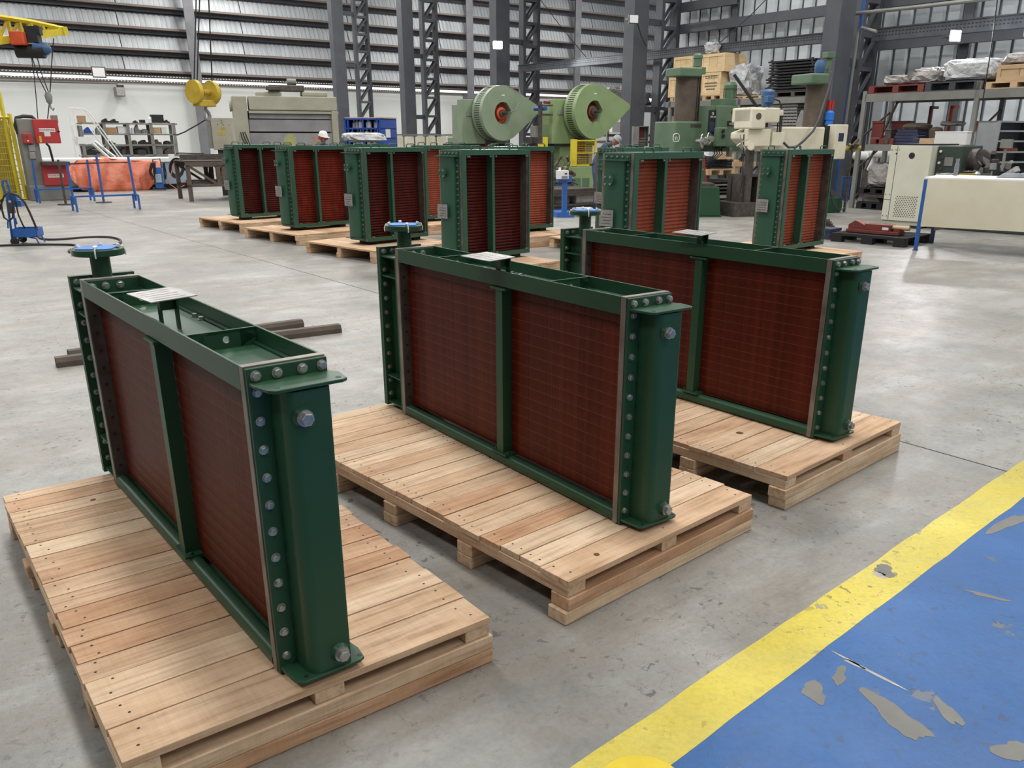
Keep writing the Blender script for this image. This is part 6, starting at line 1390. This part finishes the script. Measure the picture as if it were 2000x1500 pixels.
f = F(ground_at(1915, 16.6), BA*.5); t = f.t('shelf_cabinet', 'grey open steel shelf cabinet behind the white-fronted bench', 'cabinet')
x0, x1, z0, z1 = f.rc(1944, 236, 2030, 330); D = .5
MB().box(x0, x0+.03, 0, D, .0005, z1).box(x1-.03, x1, 0, D, .0005, z1).box(x0, x1, D-.02, D, .0005, z1).box(x0, x1, 0, D, z1-.03, z1).build('carcass', 'grey_cab', t)
MB().box(x0-.01, x0+.02, -.03, .03, .0005, z1).build('front_stile', 'grey_cab', t)
for k, y in enumerate((256, 276, 297, 317)):
    z = f.xz(1980, y)[1]; MB().box(x0+.03, x1-.03, .01, D-.02, z-.015, z+.015).build('shelf_board', 'grey_cab', t)
    if k == 2: MB().box(x0+.25, x0+.6, .03, .3, z+.016, z+.07).build('brown_tray', 'redbrown', t)
for z in (.3, .6, .9): MB().box(x0+.03, x1-.03, .01, D-.02, z-.015, z+.015).build('shelf_board', 'grey_cab', t)
# ------------------------------------------------------------------ bench at the right edge
g0 = G(1790, 486); zt = at(1810, 345, g0.y).z
p1 = G(1806, 346, zt); p2 = G(2000, 351, zt); an = atan2(p2.y-p1.y, p2.x-p1.x)
f = F((p1.x, p1.y), an); t = f.t('work_bench', 'white-topped bench with cream side panel and blue legs, at the right edge', 'bench')
Lb = 2.6; D = 1.2
MB().box(0, Lb, 0, D, zt-.03, zt).build('bench_top', 'white', t, bev=.004)
zb = f.xz(1800, 442)[1]; zb = max(zb, .25)
MB().box(.05, Lb, -.012, .0, zb, zt-.02).build('side_panel', mat('panel_cream', (224, 220, 200), .6, c2=(206, 196, 170), scale=1.6, amt=.8), t)
MB().box(0, .05, -.015, .06, .0005, zt-.03).box(Lb-.05, Lb, -.01, .06, .0005, zt-.03).build('leg', 'blue', t, bev=.003)
MB().box(0.02, .08, D-.06, D, .0005, zt-.03).build('leg', 'navy', t); MB().box(Lb-.05, Lb, D-.06, D, .0005, zt-.03).build('leg', 'navy', t)
MB().beam((.05, D-.03, .22), (.7, D*.5, zb+.05), .03, .04).build('brace', 'rust', t); MB().box(-.01, .06, -.02, .07, .0005, .012).build('foot_plate', 'steel_dark', t)
def onbench(px, py): q = G(px, py, zt); return (q.x, q.y, zt+.001)
tag(MB().lathe([(0, 0), (.032, 0), (.034, .13), (.03, .17), (.022, .19), (.022, .21), (.026, .215), (.026, .25), (0, .25)], n=20).build('drink_bottle', 'bottle_glass', smooth=True, loc=onbench(1866, 343)), 'grey translucent drinking bottle standing on the bench', 'bottle')
tag(MB().box(0, .3, 0, .2, 0, .008).box(.01, .29, .01, .19, .008, .014).build('notebook', 'steel_dark', loc=onbench(1846, 341), rot=.4), 'dark notebook lying left of the bottle on the bench', 'notebook')
tag(MB().tube([(0, 0, .01), (.3, .05, .01), (.35, .1, .012)], .012, 5).build('yellow_ruler', 'hook_yellow', loc=onbench(1874, 342), rot=.2), 'yellow tape strip lying right of the bottle on the bench', 'ruler')
tag(MB().prism([(0, 0), (.07, 0), (.055, .03), (.02, .045)], 1, 0, .05).build('paper_scrap', 'white', loc=onbench(1908, 341), rot=.3), 'small crumpled white paper on the bench', 'paper')
tag(MB().box(0, .2, 0, .1, 0, .012).cyl((.25, .05, .0), (.25, .05, .03), .03, n=12).build('measuring_tool', 'steel_dark', loc=onbench(1890, 336), rot=.3), 'dark measuring tool lying behind the yellow tape on the bench', 'tool')
rnd = random.Random(8); vs = []; n, mm = 22, 8
for i in range(n+1):
    for j in range(mm+1):
        x, y = i/n*.75, j/mm*.3; e = min(i/n, 1-i/n, j/mm, 1-j/mm)*6; vs.append((x+.02*sin(j), y+.02*sin(i*.7), (.02+.05*min(e, 1)*(.7+.5*sin(i*.8+j)*.5+rnd.uniform(-.1, .1)))*min(1, .3+e)))
o = MB().add(vs, [(i*(mm+1)+j, (i+1)*(mm+1)+j, (i+1)*(mm+1)+j+1, i*(mm+1)+j+1) for i in range(n) for j in range(mm)]).build('grey_cloth', mat('cloth_grey', (118, 124, 130), .9), smooth=True, loc=onbench(1944, 347), rot=an)
tag(o, 'crumpled grey cloth lying on the bench at the right edge', 'cloth')
# ------------------------------------------------------------------ black plastic pallet with maroon vice part
a = G(1622, 471); b_ = G(1765, 484); an = atan2(b_.y-a.y, b_.x-a.x); f = F((a.x, a.y), an); Lp = (b_-a).length; t = f.t('plastic_pallet', 'black plastic pallet on the floor carrying a maroon machine part', 'pallet')
D = 1.0
for k in range(3):
    for j in range(3): MB().box(k*(Lp-.18)/2, k*(Lp-.18)/2+.18, j*(D-.14)/2, j*(D-.14)/2+.14, .0005, .12).build('block', 'black', t)
m = MB()
for k in range(15): m.box(0, Lp, k*D/15, k*D/15+.035, .12, .14)
for k in range(8): m.box(k*(Lp-.04)/7, k*(Lp-.04)/7+.04, 0, D, .12, .138)
m.build('deck_grid', 'black', t); MB().box(0, Lp, -.002, .03, .105, .145).box(0, Lp, D-.03, D, .105, .145).build('edge', 'black', t)
t = thing('vice_part', 'maroon rusty slide-base machine part lying on the black plastic pallet', 'machine part', (f.o.x, f.o.y, .147), an)
MB().box(.12, Lp*.82, .25, .5, 0, .05).build('base_slab', 'redbrown', t, bev=.006); MB().prism([(.14, .05), (.42, .05), (.42, .12), (.25, .19), (.14, .12)], 1, .28, .47).build('jaw', 'redbrown', t, bev=.005); MB().box(.42, .85, .27, .46, .05, .15).build('slide_body', 'redbrown', t, bev=.008)
MB().cyl((.85, .36, .11), (1.12, .36, .11), .035, n=14).build('spindle', 'ply', t, smooth=True); MB().box(.72, .82, .262, .27, .07, .11).build('label', 'white', t); MB().box(.9, 1.0, .28, .45, .05, .1).build('end_block', 'redbrown', t)
f = F(G(1614, 468), an); t = f.t('blue_crate', 'faded blue-grey crate end just left of the black plastic pallet', 'crate')
x0, x1, z0, z1 = f.rc(1611, 448, 1623, 468); MB().box(x0-.2, x1-.03, 0.02, .4, .0005, z1).build('crate_body', 'navy', t); MB().box(x0-.21, x1-.02, .01, .41, z1-.04, z1+.003).build('crate_rim', 'navy', t)
for k in range(4):
    q = G(1612, 447+k*1.5); tag(MB().box(-.3, .28-.03*k, -.04, .04, 0, .045).build('timber_batten', 'rust', loc=(q.x, q.y+.35+.02*k, .0005+k*.047), rot=an+.1+.03*k), ('bottom', 'second', 'third', 'top')[k]+' dirty timber batten of the little stack beside the lone upright cooler', 'batten', 'stacked timber battens')

# ------------------------------------------------------------------ two workers
def person(name, label, loc, rot, joints, radii, edges, mats, extra):
    t = thing(name, label, 'person', loc, rot); keys = list(joints); me = bpy.data.meshes.new('body')
    me.from_pydata([joints[k] for k in keys], [(keys.index(a), keys.index(b_)) for a, b_ in edges], []); o = bpy.data.objects.new('body', me); COL.objects.link(o); o.parent = t
    sk = o.modifiers.new('skin', 'SKIN'); sk.use_smooth_shade = True
    for i, k in enumerate(keys): me.skin_vertices[0].data[i].radius = radii[k]; me.skin_vertices[0].data[i].use_root = (k == 'pelvis')
    ss = o.modifiers.new('sub', 'SUBSURF'); ss.levels = 2; ss.render_levels = 2
    me.materials.append(M[mats]); extra(t); return t
def head(t, c, tilt, helmet, face_dir=-1):
    c = Vector(c); R = Matrix.Rotation(tilt[1], 4, 'Y') @ Matrix.Rotation(tilt[0], 4, 'X')
    h = MB(); prof = [(0, -.12), (.045, -.115), (.06, -.08), (.078, -.02), (.082, .04), (.07, .09), (.04, .12), (0, .125)]; h.lathe(prof, n=20)
    h.prism([(-.012, -.1), (.012, -.1), (.008, -.082), (-.008, -.082)], 2, -.03, .01) if False else None
    ho = h.build('head', 'skin', t, smooth=True, loc=c, rot=tuple(R.to_euler())); ho.scale = (.92, 1.12, 1)
    MB().prism([(-.014, 0), (.014, 0), (.006, .035), (-.006, .035)], 1, -.105, -.075).build('nose', 'skin', ho, loc=(0, .012, -.02))
    for s_ in (-1, 1):
        MB().cyl((s_*.03, -.078, .012), (s_*.03, -.082, .012), .012, n=10).build('eye', 'black', ho); MB().box(s_*.08-.008, s_*.08+.008, -.015, .02, -.03, .03).build('ear', 'skin', ho, bev=.006)
    MB().box(-.022, .022, -.078, -.072, -.052, -.044).build('mouth', 'redbrown', ho)
    hp = [(.108, .02), (.108, .035), (.1, .05), (.098, .08), (.08, .125), (.045, .15), (0, .155)]
    hh = MB().lathe([(0, .025)]+hp, n=24); hh.prism([(-.08, -.07), (.08, -.07), (.06, -.15), (-.06, -.15)], 2, .02, .03); hm = hh.build('helmet', helmet, t, smooth=True, loc=c, rot=tuple(R.to_euler())); hm.scale = (1, 1.12, 1)
    return ho
def hand(mb, c, d, s_=1):
    c = Vector(c); d = Vector(d).normalized(); sd = d.cross(Vector((0, 0, 1))); sd = sd.normalized() if sd.length > .1 else Vector((1, 0, 0)); up = sd.cross(d)
    mb.tube([c, c+d*.05, c+d*.09], [.03, .036, .03], 8)
    for k, L_ in enumerate((.065, .075, .07, .055)): b_ = c+d*.085+sd*(-.027+k*.018); mb.tube([b_, b_+d*L_*.5, b_+d*L_*.85-up*.02], .0085, 6)
    mb.tube([c+d*.03+sd*.03, c+d*.06+sd*.055, c+d*.09+sd*.06-up*.01], .01, 6)
def ex1(t):
    head(t, (0, -.03, 1.585), (.15, .0), 'white')
    for s_ in (-1, 1): MB().cyl((s_*.085, -.03, 1.58), (s_*.115, -.03, 1.58), .045, n=16).build('ear_muff', 'red', t, smooth=True)
    m = MB(); hand(m, (-.22, -.32, 1.18), (.3, -1, .1)); hand(m, (.2, -.34, 1.2), (-.2, -1, .1)); m.build('hands', 'skin', t, smooth=True)
    MB().box(-.17, .17, -.145, -.13, 1.15, 1.19).build('reflective_strip', 'mach_grey', t)
J = dict(pelvis=(0, 0, .95), waist=(0, 0, 1.08), chest=(0, 0, 1.28), neck=(0, -.01, 1.42), necktop=(0, -.02, 1.5), shL=(-.19, 0, 1.38), elL=(-.27, -.05, 1.12), wrL=(-.22, -.3, 1.17), shR=(.19, 0, 1.38), elR=(.27, -.06, 1.12), wrR=(.2, -.32, 1.19),
         hipL=(-.1, 0, .9), knL=(-.11, -.01, .5), anL=(-.11, .02, .08), toL=(-.12, -.14, .04), hipR=(.1, 0, .9), knR=(.11, -.01, .5), anR=(.11, .02, .08), toR=(.12, -.14, .04))
RR = dict(pelvis=(.16, .12), waist=(.15, .11), chest=(.18, .12), neck=(.075, .07), necktop=(.055, .055), shL=(.075, .075), elL=(.055, .055), wrL=(.036, .036), shR=(.075, .075), elR=(.055, .055), wrR=(.036, .036), hipL=(.1, .1), knL=(.068, .068), anL=(.05, .05), toL=(.045, .04), hipR=(.1, .1), knR=(.068, .068), anR=(.05, .05), toR=(.045, .04))
ED = [('pelvis', 'waist'), ('waist', 'chest'), ('chest', 'neck'), ('neck', 'necktop'), ('chest', 'shL'), ('shL', 'elL'), ('elL', 'wrL'), ('chest', 'shR'), ('shR', 'elR'), ('elR', 'wrR'), ('pelvis', 'hipL'), ('hipL', 'knL'), ('knL', 'anL'), ('anL', 'toL'), ('pelvis', 'hipR'), ('hipR', 'knR'), ('knR', 'anR'), ('anR', 'toR')]
g = ground_at(632, 21.0); person('person', 'worker in dark blue clothes with white helmet and red ear muffs, looking right', (g[0], g[1], 0), .9, J, RR, ED, 'workwear', ex1)
def ex2(t):
    head(t, (0, -.5, 1.53), (.75, 0), 'grey_cab'); m = MB(); hand(m, (-.16, -.58, .92), (0, -.5, -.8)); hand(m, (.16, -.56, .94), (0, -.5, -.8)); m.build('hands', 'skin', t, smooth=True)
    MB().cyl((0, -.005, .955), (0, .005, 1.0), .165, n=20).build('belt', 'dark_grey', t)
J2 = dict(pelvis=(0, 0, .95), waist=(0, -.04, 1.1), chest=(0, -.2, 1.34), neck=(0, -.34, 1.45), necktop=(0, -.42, 1.49), shL=(-.19, -.24, 1.42), elL=(-.24, -.36, 1.15), wrL=(-.17, -.54, .97), shR=(.19, -.24, 1.42), elR=(.24, -.36, 1.15), wrR=(.17, -.52, .99),
          hipL=(-.1, 0, .9), knL=(-.12, -.04, .5), anL=(-.12, .04, .08), toL=(-.12, -.12, .04), hipR=(.1, 0, .9), knR=(.12, -.06, .5), anR=(.12, .02, .08), toR=(.12, -.14, .04))
g = ground_at(1164, 22.5); person('person', 'stooping worker in navy overalls and grey helmet beside the right flywheel press', (g[0], g[1], 0), 1.35, J2, RR, ED, 'workwear', ex2)
